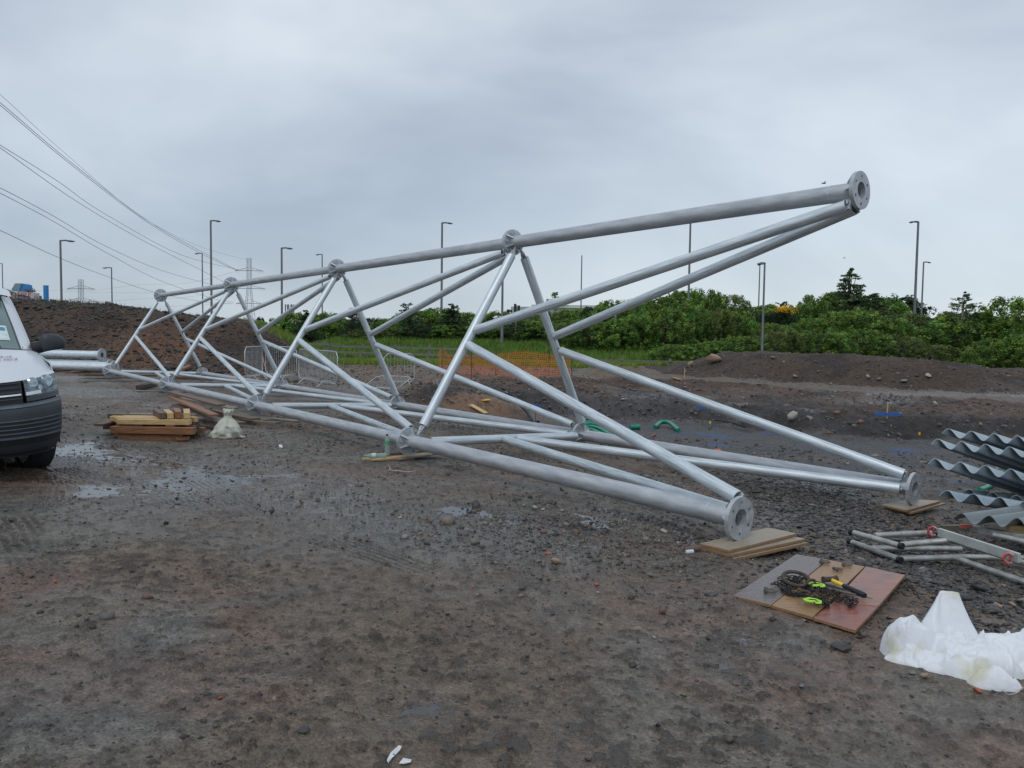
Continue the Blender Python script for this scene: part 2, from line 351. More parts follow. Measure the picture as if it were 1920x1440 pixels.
sand = inp * np.exp(-((x + .9) / 2.0) ** 2 - ((y - 22.4) / 1.5) ** 2); col = mix(col, A(.21, .12, .06), np.clip(sand * 1.3 + .2 * fbm(x, y, .5, 2, 86) * sand, 0, 1))
nearm = (y < 24).astype(float)
col = mix(col, dark * .8, .8 * clod * nearm); col = mix(col, dark * .7, .5 * trk_ * nearm)  # tread grooves darkened in colour to stand in for their shade
sl = [on_ground(1180, 838)[:2], on_ground(1420, 852)[:2], on_ground(1640, 869)[:2], on_ground(1800, 893)[:2], on_ground(1920, 905)[:2]]
dS = np.full(len(x), 99.)
for a, b in zip(sl[:-1], sl[1:]): dS = np.minimum(dS, seg_dist(x, y, a, b)[0])
col = mix(col, A(.17, .095, .055), np.exp(-(dS / .16) ** 2) * sm(-.3, .2, fbm(x, y, .5, 3, 87)) * .9)
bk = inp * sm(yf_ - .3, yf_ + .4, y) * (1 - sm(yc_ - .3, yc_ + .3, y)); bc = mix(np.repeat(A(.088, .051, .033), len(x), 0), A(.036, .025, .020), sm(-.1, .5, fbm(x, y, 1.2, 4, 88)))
bc = mix(bc, A(.13, .078, .050), .7 * sm(.2, .55, fbm(x, y, 1.5, 3, 89))); bc = mix(bc, A(.022, .020, .020), sm(.0, .3, (.42 + .15 * fbm(x, y, 1.2, 3, 98) - (y - yf_) / np.maximum(yc_ - yf_, .1))) * .92); col = mix(col, bc, bk)  # foot of the bank painted near black, its undercut shadow put into the colour
tk = inp * sm(yc_ - .2, yc_ + .2, y) * (x > 5.5) * (y < 40); col = mix(col, A(.165, .140, .118), tk * .9)
mr_ = (x > 6.5) & (y > ip(x, [(5, 33), (6.8, 32), (10, 30.7), (12.6, 28.6), (16, 25.6), (30, 23)]) + .1) & (y < 41)
col = mix(col, mix(np.repeat(A(.074, .049, .035), len(x), 0), A(.036, .026, .021), sm(-.1, .4, fbm(x, y, .9, 4, 90))), mr_ * .95)
lm = (x < -8.6) & (y > 27.2) & (y < 50)
lc = mix(np.repeat(A(.074, .046, .030), len(x), 0), A(.030, .023, .019), sm(-.15, .35, fbm(x, y, 1.5, 4, 91)))
lc = mix(lc, A(.16, .083, .043), .95 * np.exp(-((x + 13.4) / 2.1) ** 2 - ((y - 30) / 2.6) ** 2)); col = mix(col, lc, lm * 1.)
blue = np.zeros(len(x))
for (a, b, q) in ((1330, 815, .22), (1355, 822, .2), (1345, 834, .2), (1700, 845, .22), (1690, 850, .16), (1800, 903, .22), (1440, 812, .15), (1280, 812, .15)):
    p = on_ground(a, b); blue = np.maximum(blue, np.exp(-((x - p[0]) / (q * 1.9)) ** 2 - ((y - p[1]) / (q * 2.2)) ** 2))
col = mix(col, A(.03, .08, .22), sm(.45, .75, blue + .35 * fbm(x, y, .12, 3, 92)) * .75)
gr = sm(37, 38.5, y + fbm(x, y, 1.2, 3, 93)) * (1 - sm(41.2, 41.8, y)) + sm(48.6, 49.4, y)
gr = gr * (x > -15) * (1 - ((x > 6) & (y < 41)))
col = mix(col, mix(np.repeat(A(.10, .16, .035), len(x), 0), A(.055, .10, .025), sm(-.3, .4, fbm(x, y, 1.1, 4, 94))), np.clip(gr, 0, 1))
rd = sm(41.4, 41.9, y) * (1 - sm(48, 48.5, y)) * (x > -12); col = mix(col, A(.06, .062, .065), rd)
col = mix(col, col * .62, wt * .85 * (y < 27)); col = np.where(water[:, None], A(.035, .034, .033), col)
vcol(gm, 'Col', np.clip(col, 0, 1))
rg = .72 - .60 * wt - .14 * (1 - rough) ; rg = np.where(y > 27, .85, rg); rg = np.where(water & (y < 27), .10, rg); rg = np.where(fl > .5, .55, rg); rg = np.where(rd > .5, .45, rg)
at = gm.attributes.new('Rough', 'FLOAT', 'POINT'); at.data.foreach_set('value', rg.astype(np.float32))
at = gm.attributes.new('Bumpy', 'FLOAT', 'POINT'); at.data.foreach_set('value', np.where(water, 0., 1 - .35 * wt).astype(np.float32))
m = bpy.data.materials.new('muddy_ground'); m.use_nodes = True; t = m.node_tree; b = t.nodes['Principled BSDF']; lk = t.links.new
co = N('ShaderNodeTexCoord', t); a1 = N('ShaderNodeAttribute', t); a1.attribute_name = 'Col'; a2 = N('ShaderNodeAttribute', t); a2.attribute_name = 'Rough'; a3 = N('ShaderNodeAttribute', t); a3.attribute_name = 'Bumpy'
nA = N('ShaderNodeTexNoise', t); nA.inputs['Scale'].default_value = 22; nA.inputs['Detail'].default_value = 6; nA.inputs['Roughness'].default_value = .62
vr = N('ShaderNodeTexVoronoi', t); vr.inputs['Scale'].default_value = 70
for q in (nA, vr): lk(co.outputs['Object'], q.inputs['Vector'])
r1 = N('ShaderNodeValToRGB', t); r1.color_ramp.elements[0].position = .3; r1.color_ramp.elements[1].position = .72; r1.color_ramp.elements[0].color = (.66, .65, .64, 1); r1.color_ramp.elements[1].color = (1.22, 1.21, 1.2, 1)
lk(nA.outputs['Fac'], r1.inputs[0])
m1 = N('ShaderNodeMix', t, data_type='RGBA', blend_type='MULTIPLY'); m1.inputs[0].default_value = .85; lk(a1.outputs['Color'], m1.inputs[6]); lk(r1.outputs[0], m1.inputs[7])
r2 = N('ShaderNodeValToRGB', t); r2.color_ramp.elements[0].position = .0; r2.color_ramp.elements[1].position = 1.; r2.color_ramp.elements[0].color = (.6, .6, .6, 1); r2.color_ramp.elements[1].color = (1.5, 1.47, 1.45, 1)
lk(vr.outputs['Color'], r2.inputs[0]); m2 = N('ShaderNodeMix', t, data_type='RGBA', blend_type='MULTIPLY'); m2.inputs[0].default_value = .8; lk(m1.outputs[2], m2.inputs[6]); lk(r2.outputs[0], m2.inputs[7])
nC = N('ShaderNodeTexNoise', t); nC.inputs['Scale'].default_value = 7; nC.inputs['Detail'].default_value = 6; nC.inputs['Roughness'].default_value = .7; nC.inputs['Distortion'].default_value = .15; lk(co.outputs['Object'], nC.inputs['Vector'])
r3 = N('ShaderNodeValToRGB', t); r3.color_ramp.elements[0].position = .36; r3.color_ramp.elements[1].position = .62; r3.color_ramp.elements[0].color = (.62, .60, .58, 1); r3.color_ramp.elements[1].color = (1.25, 1.25, 1.25, 1); lk(nC.outputs['Fac'], r3.inputs[0])
m3 = N('ShaderNodeMix', t, data_type='RGBA', blend_type='MULTIPLY'); m3.inputs[0].default_value = .9; lk(m2.outputs[2], m3.inputs[6]); lk(r3.outputs[0], m3.inputs[7])
lk(m3.outputs[2], b.inputs['Base Color'])
ra = N('ShaderNodeMath', t, operation='MULTIPLY_ADD'); ra.inputs[1].default_value = .35; lk(nA.outputs['Fac'], ra.inputs[0]); sb = N('ShaderNodeMath', t, operation='SUBTRACT'); lk(a2.outputs['Fac'], sb.inputs[0]); sb.inputs[1].default_value = .175
lk(sb.outputs[0], ra.inputs[2]); ra.use_clamp = True; lk(ra.outputs[0], b.inputs['Roughness'])
nB = N('ShaderNodeTexNoise', t); nB.inputs['Scale'].default_value = 55; nB.inputs['Detail'].default_value = 5; nB.inputs['Roughness'].default_value = .55; lk(co.outputs['Object'], nB.inputs['Vector'])
ad = N('ShaderNodeMath', t, operation='MULTIPLY_ADD'); lk(vr.outputs['Distance'], ad.inputs[0]); ad.inputs[1].default_value = -.75; lk(nB.outputs['Fac'], ad.inputs[2])
bp = N('ShaderNodeBump', t); bp.inputs['Distance'].default_value = .020; lk(a3.outputs['Fac'], bp.inputs['Strength']); lk(ad.outputs[0], bp.inputs['Height']); lk(bp.outputs[0], b.inputs['Normal'])
gm.materials.append(m)
ground = link('ground', gm); tag(ground, kind='structure')
# ------------------------------------------------------------------ the lattice tower section
def rod(r):
    q = np.linalg.norm(r); k = r / q; K = np.array([[0, -k[2], k[1]], [k[2], 0, -k[0]], [-k[1], k[0], 0]]); return np.eye(3) + np.sin(q) * K + (1 - np.cos(q)) * K @ K
_R = rod(np.array([.051398, -.723014, .03697])); _T = np.array([2.644025, .115834, 6.307697]); s0_, s4_, L_ = 2.82617, 2.06003, 4.1112
LEG = {}
for nm, ang in (('A', 210), ('B', 330), ('C', 90)):
    for n in range(5):
        s = (s0_ + (s4_ - s0_) * n / 4) / math.sqrt(3); a = math.radians(ang)
        p = (_R @ np.array([s * math.cos(a), -s * math.sin(a), n * L_]) + _T) * 1.23
        LEG[nm, n] = Vector(RW @ p) + Vector((0, 0, CAMZ))
RCH = [.087, .081, .071, .063]; RF = .183
tower = thing('lattice_tower_section', 'long three-legged lattice tower section of galvanised steel tubes lying on the muddy ground', 'tower section', (-2, 13, 0))
mid = (LEG['A', 2] + LEG['B', 2] + LEG['C', 2]) / 3
def frame_x(d, hint=(0, 0, 1)):         # matrix whose local +X is d and local +Z near hint
    d = Vector(d).normalized(); z = Vector(hint); z = (z - d * z.dot(d)).normalized(); yv = z.cross(d); return Matrix((d, yv, z)).transposed().to_4x4()
me_end = disc(RF, .080, .036, 6, .0165, .132); me_mid = disc(RF, .07, .026, 0)
b_ = MB(); 
def hexprism(mb, c, r, x0, x1):
    V = [(x, c[0] + r * math.cos(PI / 3 * k), c[1] + r * math.sin(PI / 3 * k)) for x in (x0, x1) for k in range(6)]
    mb.add(V, [tuple(range(6)), tuple(reversed(range(6, 12)))] + [((k + 1) % 6, k, k + 6, (k + 1) % 6 + 6) for k in range(6)])
bo = MB(); hexprism(bo, (0, 0), .021, .026, .046); bo.tube([(.026, 0, 0), (.064, 0, 0)], .011, 8); hexprism(bo, (0, 0), .021, -.046, -.026); bo_o = bo.build('bolt', galvb, None, local=True); me_bolt = bo_o.data; bpy.data.objects.remove(bo_o)
def rib_mesh(r, depth=.085):             # triangular stiffener between flange and tube, in the X-Z plane
    mb = MB(); t = .005; P = [(0, r - .004), (0, RF - .012), (.018, RF - .012), (depth, r + .012), (depth, r - .004)]
    V = [(p[0], yy, p[1]) for yy in (-t, t) for p in P]; n = 5
    mb.add(V, [tuple(range(n)), tuple(reversed(range(n, 2 * n)))] + [((k + 1) % n, k, k + n, (k + 1) % n + n) for k in range(n)])
    o = mb.build('stiffener', galv, None, local=True); me = o.data; bpy.data.objects.remove(o); return me
RIB = {r: rib_mesh(r) for r in set(RCH)}
def put(name, me, parent, mw):          # child placed by its world matrix
    o = link(name, me, parent); par = Matrix.Identity(4); p = parent; chain = []
    while p is not None: chain.append(p); p = p.parent
    for p in reversed(chain): par = par @ (Matrix.Translation(p.location) if p.rotation_mode == 'QUATERNION' and False else p.matrix_basis)
    o.matrix_basis = par.inverted() @ mw; return o
for nm in 'ABC':
    for n in range(5):
        P = LEG[nm, n]
        if n < 4: d = (LEG[nm, n + 1] - P).normalized()
        outw = (P - (LEG['A', n] + LEG['B', n] + LEG['C', n]) / 3).normalized()
        if n == 0:
            mw = Matrix.Translation(P) @ frame_x(d, outw); put('end_flange', me_end, tower, mw)
            for k in range(6):
                if k == 3: continue
                put('stiffener', RIB[RCH[0]], tower, mw @ Matrix.Translation((.036, 0, 0)) @ Matrix.Rotation(PI / 3 * k + PI / 6, 4, 'X'))
        else:
            sides = [(-1, RCH[n - 1])] + ([(1, RCH[n])] if n < 4 else [])
            for sg, r in sides:
                mw = Matrix.Translation(P) @ frame_x(d * sg, outw)
                fl_ = put('flange', me_mid, tower, mw)
                for k in range(6):
                    if k in (3,): continue
                    put('stiffener', RIB[r], fl_, mw @ Matrix.Translation((.026, 0, 0)) @ Matrix.Rotation(PI / 3 * k, 4, 'X'))
                if sg < 0 or n == 4:
                    for k in range(6):
                        put('bolt', me_bolt, fl_, mw @ Matrix.Rotation(PI / 3 * k + PI / 6, 4, 'X') @ Matrix.Translation((0, 0, .142)))
for nm in 'ABC':
    for n in range(4):
        a, b = LEG[nm, n], LEG[nm, n + 1]; d = (b - a).normalized(); r = RCH[n]
        ln_ = (b - a).length; x0 = .034 if n == 0 else .024; mw = Matrix.Translation(a) @ frame_x(d)
        o = MB().hollow((x0, 0, 0), (ln_ - .024, 0, 0), r, .012, 32).build('leg_tube', galv2, local=True); me_ = o.data; bpy.data.objects.remove(o); o = put('leg_tube', me_, tower, mw)
        w_ = MB().tube([(.29 + .9 * (n % 2), 0, 0), (.302 + .9 * (n % 2), 0, 0)], r + .0025, 32).build('weld_seam', galvb, local=True); me_ = w_.data; bpy.data.objects.remove(w_); put('weld_seam', me_, o, mw)
def brace(a, b, r, ga, gb, pn, na, nb):
    """hollow tube from a to b, open at both ends; a slotted plate at each end reaches the steel it is bolted to (na, nb)"""
    a, b = Vector(a), Vector(b); d = (b - a).normalized(); pa, pb = a + d * ga, b - d * gb; ln_ = (pb - pa).length
    o = MB().hollow((0, 0, 0), (ln_, 0, 0), r, .009, 20).build('t', galv, local=True); me_ = o.data; bpy.data.objects.remove(o); put('brace_tube' if pn else 'strut_tube', me_, tower, Matrix.Translation(pa) @ frame_x(d))
    for p, q, s in ((pa, Vector(na), 1), (pb, Vector(nb), -1)):
        e = q - p; nrm = d.cross(e); nrm = nrm.normalized() if nrm.length > 1e-4 else d.orthogonal().normalized()
        st = p + d * s * .11; w1 = r * .86; t = .006; u_ = nrm.cross(d).normalized(); end = q
        pl = [st + u_ * w1, st - u_ * w1, p - d * s * .03 - u_ * w1, end - u_ * .035 * 0 - d * s * .05, end + d * s * .05, p + u_ * w1]
        V = [v + nrm * t for v in pl] + [v - nrm * t for v in pl]; n_ = len(pl)
        g = MB().add(V, [tuple(range(n_)), tuple(reversed(range(n_, 2 * n_)))] + [((k + 1) % n_, k, k + n_, (k + 1) % n_ + n_) for k in range(n_)]).build('gusset_plate', galvb, tower)
        for o_ in (.25, .55):
            c = p + (end - p) * o_ * .6 - d * s * .01; MB().tube([c - nrm * .024, c + nrm * .024], .014, 6, smooth=False).build('bolt', galvb, g)
def perp(node, chord, target): e = target - node; e = e - chord * e.dot(chord); return e.normalized()
for n in range(1, 5):
    for (p, q) in (('A', 'C'), ('B', 'C'), ('A', 'B')):
        rs = [.062, .057, .052, .047][n - 1]; rb = [.060, .053, .047, .043][n - 1]
        A_, B_ = LEG[p, n], LEG[q, n]; ca = (LEG[p, n - 1] - A_).normalized(); cb = (LEG[q, n - 1] - B_).normalized()
        sa = A_ + ca * .13; sb_ = B_ + cb * .13; u = (sb_ - sa).normalized()
        brace(sa, sb_, rs, .25, .25, 0, sa + u * .07, sb_ - u * .07)
        M_ = (sa + sb_) / 2
        for k in (p, q):
            nd_ = LEG[k, n - 1]; ch = (LEG[k, n] - nd_).normalized(); e = perp(nd_, ch, M_); s = nd_ + ch * .10 + e * .175
            dd = (M_ - s).normalized(); off = u if (M_ - nd_).dot(u) < 0 else -u
            brace(s, M_ + off * .10, rb, .0, .085, 1, nd_ + ch * .12 + e * .07, M_ + off * .05)
# ------------------------------------------------------------------ boards under the tower
def sheet(name, pts, th_, zs, mt, label, cat, group=None, zr=None):
    """flat sheet whose four corners are picked on the plane z=zs (its top face)"""
    P = [at_z(px, py, zs if zr is None else zr) for px, py in pts]
    for q in P: q[2] = zs
    ar = sum(P[i][0] * P[(i + 1) % len(P)][1] - P[(i + 1) % len(P)][0] * P[i][1] for i in range(len(P)))
    if ar < 0: P = P[::-1]
    o = MB().prism(P, th_).build(name, mt); me = o.data; me.materials.append(plye)
    for q in me.polygons:
        if abs(q.normal.z) < .5: q.material_index = 1
    recentre(o); return tag(o, label, cat, group)
zA = LEG['A', 0].z - RF * .985
PA = [(1312, 1019), (1444, 989), (1505, 1003), (1368, 1032)]
for k in range(3):
    sh = [(-2 + k * 2, 1, 0), ][0]
    pts = [(p[0] + [0, 5, 10][k], p[1] + [0, 1.5, 3][k]) for p in PA]
    if k == 0: pts[1] = (1440, 989); pts[2] = (1494, 1000)
    sheet('plywood_sheet', pts, .0215, zA - .0265 * k, ply, ['topmost plywood sheet under the nearest tower flange', 'middle plywood sheet of the stack under the nearest tower flange', 'bottom plywood sheet of the stack under the nearest tower flange'][k], 'plywood sheet', 'plywood packers under the nearest flange', zr=zA)
zB = LEG['B', 0].z - RF * .985
for k in range(2):
    sheet('plywood_sheet', [(1652 + k * 6, 946), (1712 + k * 8, 936), (1764 + k * 10, 939), (1700 + k * 9, 957)], .020, zB - .026 * k, ply, ['upper plywood sheet under the right-hand tower flange', 'lower plywood sheet under the right-hand tower flange'][k], 'plywood sheet', 'plywood packers under the right-hand flange', zr=zB)
def plank(px0, px1, w_, h_, mt, label, cat='plank', lift=0., name='timber_plank', group=None, z0=None, z1=None):
    a, b = G(*px0), G(*px1); a[2] = (z0 if z0 is not None else a[2] + h_ / 2 + lift); b[2] = (z1 if z1 is not None else b[2] + h_ / 2 + lift)
    o = MB().beam(a, b, w_, h_).build(name, mt, bev=.003); 
    me = o.data; n = len(me.vertices); v = np.empty(n * 3, np.float32); me.vertices.foreach_get('co', v); v = v.reshape(-1, 3)
    c = Vector([float(q) for q in (np.array(a) + b) / 2]); d = Vector([float(q) for q in np.array(b) - a]).normalized(); y_ = Vector((0, 0, 1)).cross(d).normalized(); z_ = d.cross(y_)
    R = Matrix((d, y_, z_)).transposed(); loc = np.array(v) - np.array(c); me.vertices.foreach_set('co', (loc @ np.array(R)).astype(np.float32).ravel()); me.update()
    o.matrix_world = Matrix.Translation(c) @ R.to_4x4(); return tag(o, label, cat, group)
zA1 = LEG['A', 1].z - RF - .004
for k, (a, b, w_, h_, z) in enumerate([((703, 862), (775, 861), .10, .03, zA1 - .06), ((697, 862), (812, 856), .12, .022, zA1 - .037), ((700, 857), (806, 853), .13, .022, zA1 - .013)]):
    plank(a, b, w_, h_, [brnw, yel, brnw][k], ['lowest short board under the middle near flange of the tower', 'middle brown board beneath the near joint flange beside the water bottles', 'top brown board the near joint flange rests on beside the water bottles'][k], z0=z, z1=z)
plank((742, 862), (826, 856), .16, .018, gryw, 'loose pale board sticking out right of the near joint flange', z0=zA1 - .045, z1=zA1 - .030)
plank((680, 862), (704, 861), .05, .03, yel, 'short yellow batten end left of the water bottles')
plank((152, 711), (290, 710), .25, .06, brnw, 'long brown plank lying below the far end of the tower', lift=.06)
plank((153, 718), (262, 717), .22, .05, gryw, 'lower grey plank below the far end of the tower')
plank((262, 731), (322, 716), .18, .10, dkw, 'dark sleeper propped under the second near joint of the tower', lift=.02)
plank((256, 735), (350, 737), .25, .03, gryw, 'thin pale plank in front of the second near joint')
plank((322, 711), (400, 714), .2, .08, brnw, 'brown plank under the tower between its second near and far joints')
plank((340, 700), (356, 693), .12, .08, redw, 'short reddish board leaning near the left end of the tower', lift=.05)

# ------------------------------------------------------------------ stack of cut timber
def timber_stack():
    o = G(287, 824); yaw = -.03; zb = o[2]
    R = Matrix.Rotation(yaw, 3, 'Z')
    def bm(x0, x1, y_, z_, w_, h_, mt, label, rz=0., grp='timber beams in the stack'):
        mb = MB().box((0, 0, 0), ((x1 - x0) * (1.15 if abs(rz) < 1 else 1.), w_, h_)); ob = mb.build('timber_beam', mt, local=True, bev=.004)
        c = Vector(((x0 + x1) / 2 * 1.15 - .09, y_, z_ + h_ / 2)); ob.matrix_world = Matrix.Translation(Vector(o) + R @ c + Vector((0, 0, .004 * math.sin(x0 * 40)))) @ Matrix.Rotation(yaw + rz, 4, 'Z')
        return tag(ob, label, 'timber beam', grp)
    for k, (x0, x1, y_) in enumerate([(-.34, .40, .03), (-.55, .30, .30), (-.62, .42, .55), (-.60, .40, .80)]):
        bm(x0, x1, y_, 0, .10, .085, redw if k != 2 else dkw, ['short red-brown beam at the bottom front of the timber stack', 'second bottom beam of the timber stack, set back from the front', 'third bottom beam of the timber stack, dark and deep inside', 'rearmost bottom beam of the timber stack'][k], .01 * k)
    bm(.36, .50, .02, 0, .09, .05, redw, 'orange offcut block on the mud at the right end of the timber stack', .3)
    for k, (x0, x1, y_, mt) in enumerate([(-.42, .58, .00, redw), (-.46, .50, .24, brnw), (-.72, .40, .46, dkw), (-.74, .35, .72, dkw)]):
        bm(x0, x1, y_, .087, .11, .095, mt, ['long red-brown beam along the front of the timber stack', 'second-layer beam just behind the long red-brown front beam', 'dark beam poking out of the left end of the stack', 'rear dark second-layer beam of the stack'][k], .015 * (k - 1))
    for k, (x_, mt) in enumerate([(-.58, brnw), (-.1, dkw), (.28, redw)]):
        bm(x_ - .05, x_ + .05, .36, .184, .74, .03, mt, ['left cross batten between the layers of the timber stack', 'middle cross batten between the layers of the stack', 'right cross batten between the layers of the stack'][k])
    for k, (x0, x1, y_, mt) in enumerate([(-.36, .50, .06, yel), (-.47, .42, .21, yel), (-.58, .47, .35, yel), (-.50, .36, .50, yel), (-.76, .30, .64, brnw), (-.55, .28, .80, gryw)]):
        bm(x0, x1, y_, .216, .105, .07, mt, ['front yellow plank on top of the stack with a knot', 'second yellow plank on the timber stack', 'third yellow plank on the timber stack', 'fourth yellow plank on the timber stack', 'brown plank behind the yellow planks jutting out left', 'rear grey plank of the top layer of the stack'][k], [.035, -.03, .02, .06, -.04, .03][k])
    for k, (x_, y_, l, mt) in enumerate([(.02, .33, .66, brnw), (.13, .34, .60, yel), (.225, .38, .62, redw), (.335, .40, .66, yel)]):
        bm(x_ - l / 2, x_ + l / 2, y_, .292, .085, .08 if k != 2 else .095, mt, ['left short beam lying crosswise on top of the stack', 'second crosswise yellow beam on top of the stack', 'red-ended crosswise beam on top of the stack', 'right crosswise pale beam on top of the stack'][k], 2.15 - .05 * k)
    for k in range(4):
        bm(-.42 + k * .02, .05, 1.05 + .22 * k, .05 + .02 * k, .12, .04, gryw, ['grey plank just behind the timber stack', 'second grey plank lying behind the timber stack', 'third grey plank lying behind the timber stack', 'farthest grey plank behind the timber stack'][k], -.35 + .04 * k, 'grey planks behind the timber stack')
timber_stack()
BO = [((322, 766), (415, 789), .16, .03, brnw, .27), ((324, 768), (402, 800), .14, .03, redw, .19), ((330, 772), (425, 805), .15, .035, brnw, .09), ((345, 764), (440, 783), .18, .03, gryw, .16),
      ((380, 786), (455, 800), .15, .03, brnw, .06), ((400, 780), (480, 796), .18, .03, brnw, .09), ((430, 778), (505, 792), .2, .035, gryw, .03), ((452, 788), (522, 794), .22, .035, gryw, .0), ((478, 783), (560, 792), .16, .02, gryw, .0), ((370, 800), (430, 804), .10, .05, dkw, .0)]
for k, (a, b, w_, h_, mt, lf) in enumerate(BO):
    plank(a, b, w_, h_, mt, ['topmost reddish board of the fanned pile behind the white sack', 'dark board under the topmost board of the fanned pile', 'lowest long brown board of the fanned pile beside the timber stack', 'pale weathered board along the back of the fanned pile', 'brown board crossing behind the white sack', 'brown board between the white sack and the tower', 'grey board right of the white sack', 'wide grey board nearest the tower flange right of the white sack', 'thin grey lath beneath the tower leg right of the board pile', 'short dark sleeper between the timber stack and the white sack'][k],
          'board', lift=lf, name='loose_board', group='fanned pile of loose boards')

# ------------------------------------------------------------------ tool boards
pm_grey = wood('film_faced_board', (.20, .165, .155), (.135, .115, .11), .28)
pm_tan = wood('tan_board', (.36, .21, .10), (.26, .145, .065), .35)
pm_red = mat('worn_red_board', (.36, .12, .07), .34, vs=7, col2=(.13, .035, .035), stretch=(1, 3, 1), bump=.1, bs=30, rvar=.12)
pm_pink = mat('worn_pink_board', (.42, .19, .12), .36, vs=7, col2=(.14, .07, .07), stretch=(1, 4, 1), bump=.1, bs=30, rvar=.12)
gz0 = float(H(np.array([on_ground(1530, 1110)[0]]), np.array([on_ground(1530, 1110)[1]]))[0]); ZT = float(Hm(*on_ground(1530, 1110)[:2])) + .036
sheet('board', [(1374, 1117), (1493, 1039), (1552, 1049), (1446, 1134)], .018, ZT, pm_grey, 'grey-brown film-faced board at the left of the tool spread', 'board', 'boards under the lifting tools')
sheet('board', [(1447, 1135), (1554, 1050), (1621, 1062), (1524, 1157)], .018, ZT + .002, pm_tan, 'tan board between the grey board and the red board under the chains', 'board', 'boards under the lifting tools')
sheet('board', [(1563, 1128), (1624, 1062), (1697, 1078), (1646, 1137)], .018, ZT + .001, pm_pink, 'pinkish worn board at the far right of the tool spread', 'board', 'boards under the lifting tools')
sheet('board', [(1525, 1158), (1562, 1129), (1645, 1138), (1604, 1182)], .018, ZT + .003, pm_red, 'dark red board at the near right of the tool spread', 'board', 'boards under the lifting tools')
ZT += .002
PXM = lambda px, py: np.hypot(*(at_z(px + 1, py, ZT) - at_z(px, py, ZT))[:2])      # metres per pixel there
chainm = mat('dark_chain_steel', (.035, .034, .035), .5, .5, vs=40, rvar=.15)
shm = mat('muddy_shackle_steel', (.20, .18, .155), .6, .4, vs=40, col2=(.10, .09, .08), bump=.2, bs=150)
lime = mat('lime_green_paint', (.42, .80, .06), .4, var=.1, vs=20)
hyel = mat('yellow_handle', (.80, .55, .03), .45)
def torus_pts(c, R_, ax1, ax2, a0=0, a1=2 * PI, n=24, sq=1.):
    return [Vector(c) + Vector(ax1) * R_ * math.cos(a0 + (a1 - a0) * k / n) + Vector(ax2) * R_ * sq * math.sin(a0 + (a1 - a0) * k / n) for k in range(n + 1)]
def link_at(mb, c, rz, tilt, roll, R_=.0125):
    Rm = Matrix.Rotation(rz, 3, 'Z') @ Matrix.Rotation(tilt, 3, 'Y') @ Matrix.Rotation(roll, 3, 'X')
    pts = [Rm @ Vector((R_ * 1.55 * math.cos(q) , R_ * .85 * math.sin(q), 0)) + Vector(c) for q in [2 * PI * k / 10 for k in range(11)]]
    mb.tube(pts, .0037, 5, cap=False)
ch = thing('chain_heap', 'heap of dark lifting chain piled on the tan and red boards', 'chain', at_z(1510, 1112, ZT))
paths = [[(1448, 1100), (1470, 1092), (1500, 1090), (1490, 1104), (1465, 1108), (1480, 1118), (1505, 1112), (1520, 1098), (1508, 1087), (1480, 1084), (1462, 1088)],
         [(1470, 1110), (1490, 1122), (1515, 1128), (1540, 1134), (1555, 1140), (1545, 1131), (1520, 1120), (1500, 1115), (1530, 1112), (1550, 1118), (1570, 1126), (1590, 1130), (1604, 1136)],
         [(1540, 1108), (1556, 1116), (1575, 1122), (1598, 1130), (1603, 1140), (1585, 1138), (1562, 1132), (1545, 1125), (1525, 1116), (1510, 1106), (1495, 1097), (1475, 1099), (1455, 1105)],
         [(1530, 1130), (1552, 1137), (1548, 1143), (1530, 1136), (1510, 1130), (1490, 1120), (1472, 1106), (1488, 1094), (1512, 1096), (1528, 1106), (1545, 1113), (1560, 1122), (1580, 1128), (1600, 1134), (1592, 1141), (1570, 1135)]]
mb = MB(); rl = random.Random(3)
for pi_, pth in enumerate(paths):
    P = [at_z(a, b, ZT) for a, b in pth]; acc = 0; k = 0
    for a, b in zip(P[:-1], P[1:]):
        l = np.linalg.norm(b - a); n = max(1, int(l / .026)); ang = math.atan2(b[1] - a[1], b[0] - a[0])
        for q in range(n):
            c = a + (b - a) * (q + .5) / n; c = c + np.array([rl.gauss(0, .008), rl.gauss(0, .008), .008 + .012 * pi_ * rl.random() + .006])
            link_at(mb, c, ang + rl.gauss(0, .25), rl.gauss(0, .2), (k % 2) * 1.35 + rl.gauss(0, .25)); k += 1
lk_o = mb.build('chain_links', chainm, ch); lk_o['kind'] = 'stuff'
ring = at_z(1492, 1099, ZT); r0 = .085
t1 = Vector((1, -.1, 0)).normalized(); t2 = Vector((.1, .95, .20)).normalized()
rg_ = MB().tube(torus_pts(ring + np.array([0, 0, .052]), r0, t1, t2, sq=1.15, n=36), .0125, 10, cap=False).build('lifting_ring', rustm)
recentre(rg_); tag(rg_, 'large rusty iron lifting ring lying on the chain heap', 'lifting ring')
for k, (c_, r_o, u1, u2, lab) in enumerate(((at_z(1521, 1092, ZT + .06), .035, (.9, .4, .1), (-.1, .3, .9), 'rusty oval link joining the iron ring to the upper green hook'), (at_z(1508, 1112, ZT + .05), .034, (.8, -.5, .1), (.3, .3, .7), 'rusty oval link joining the iron ring to the lower green hook'))):
    o = MB().tube(torus_pts(c_, r_o, Vector(u1), Vector(u2), sq=.5, n=20), .008, 8, cap=False).build('connecting_link', rustm); recentre(o); tag(o, lab, 'chain link')
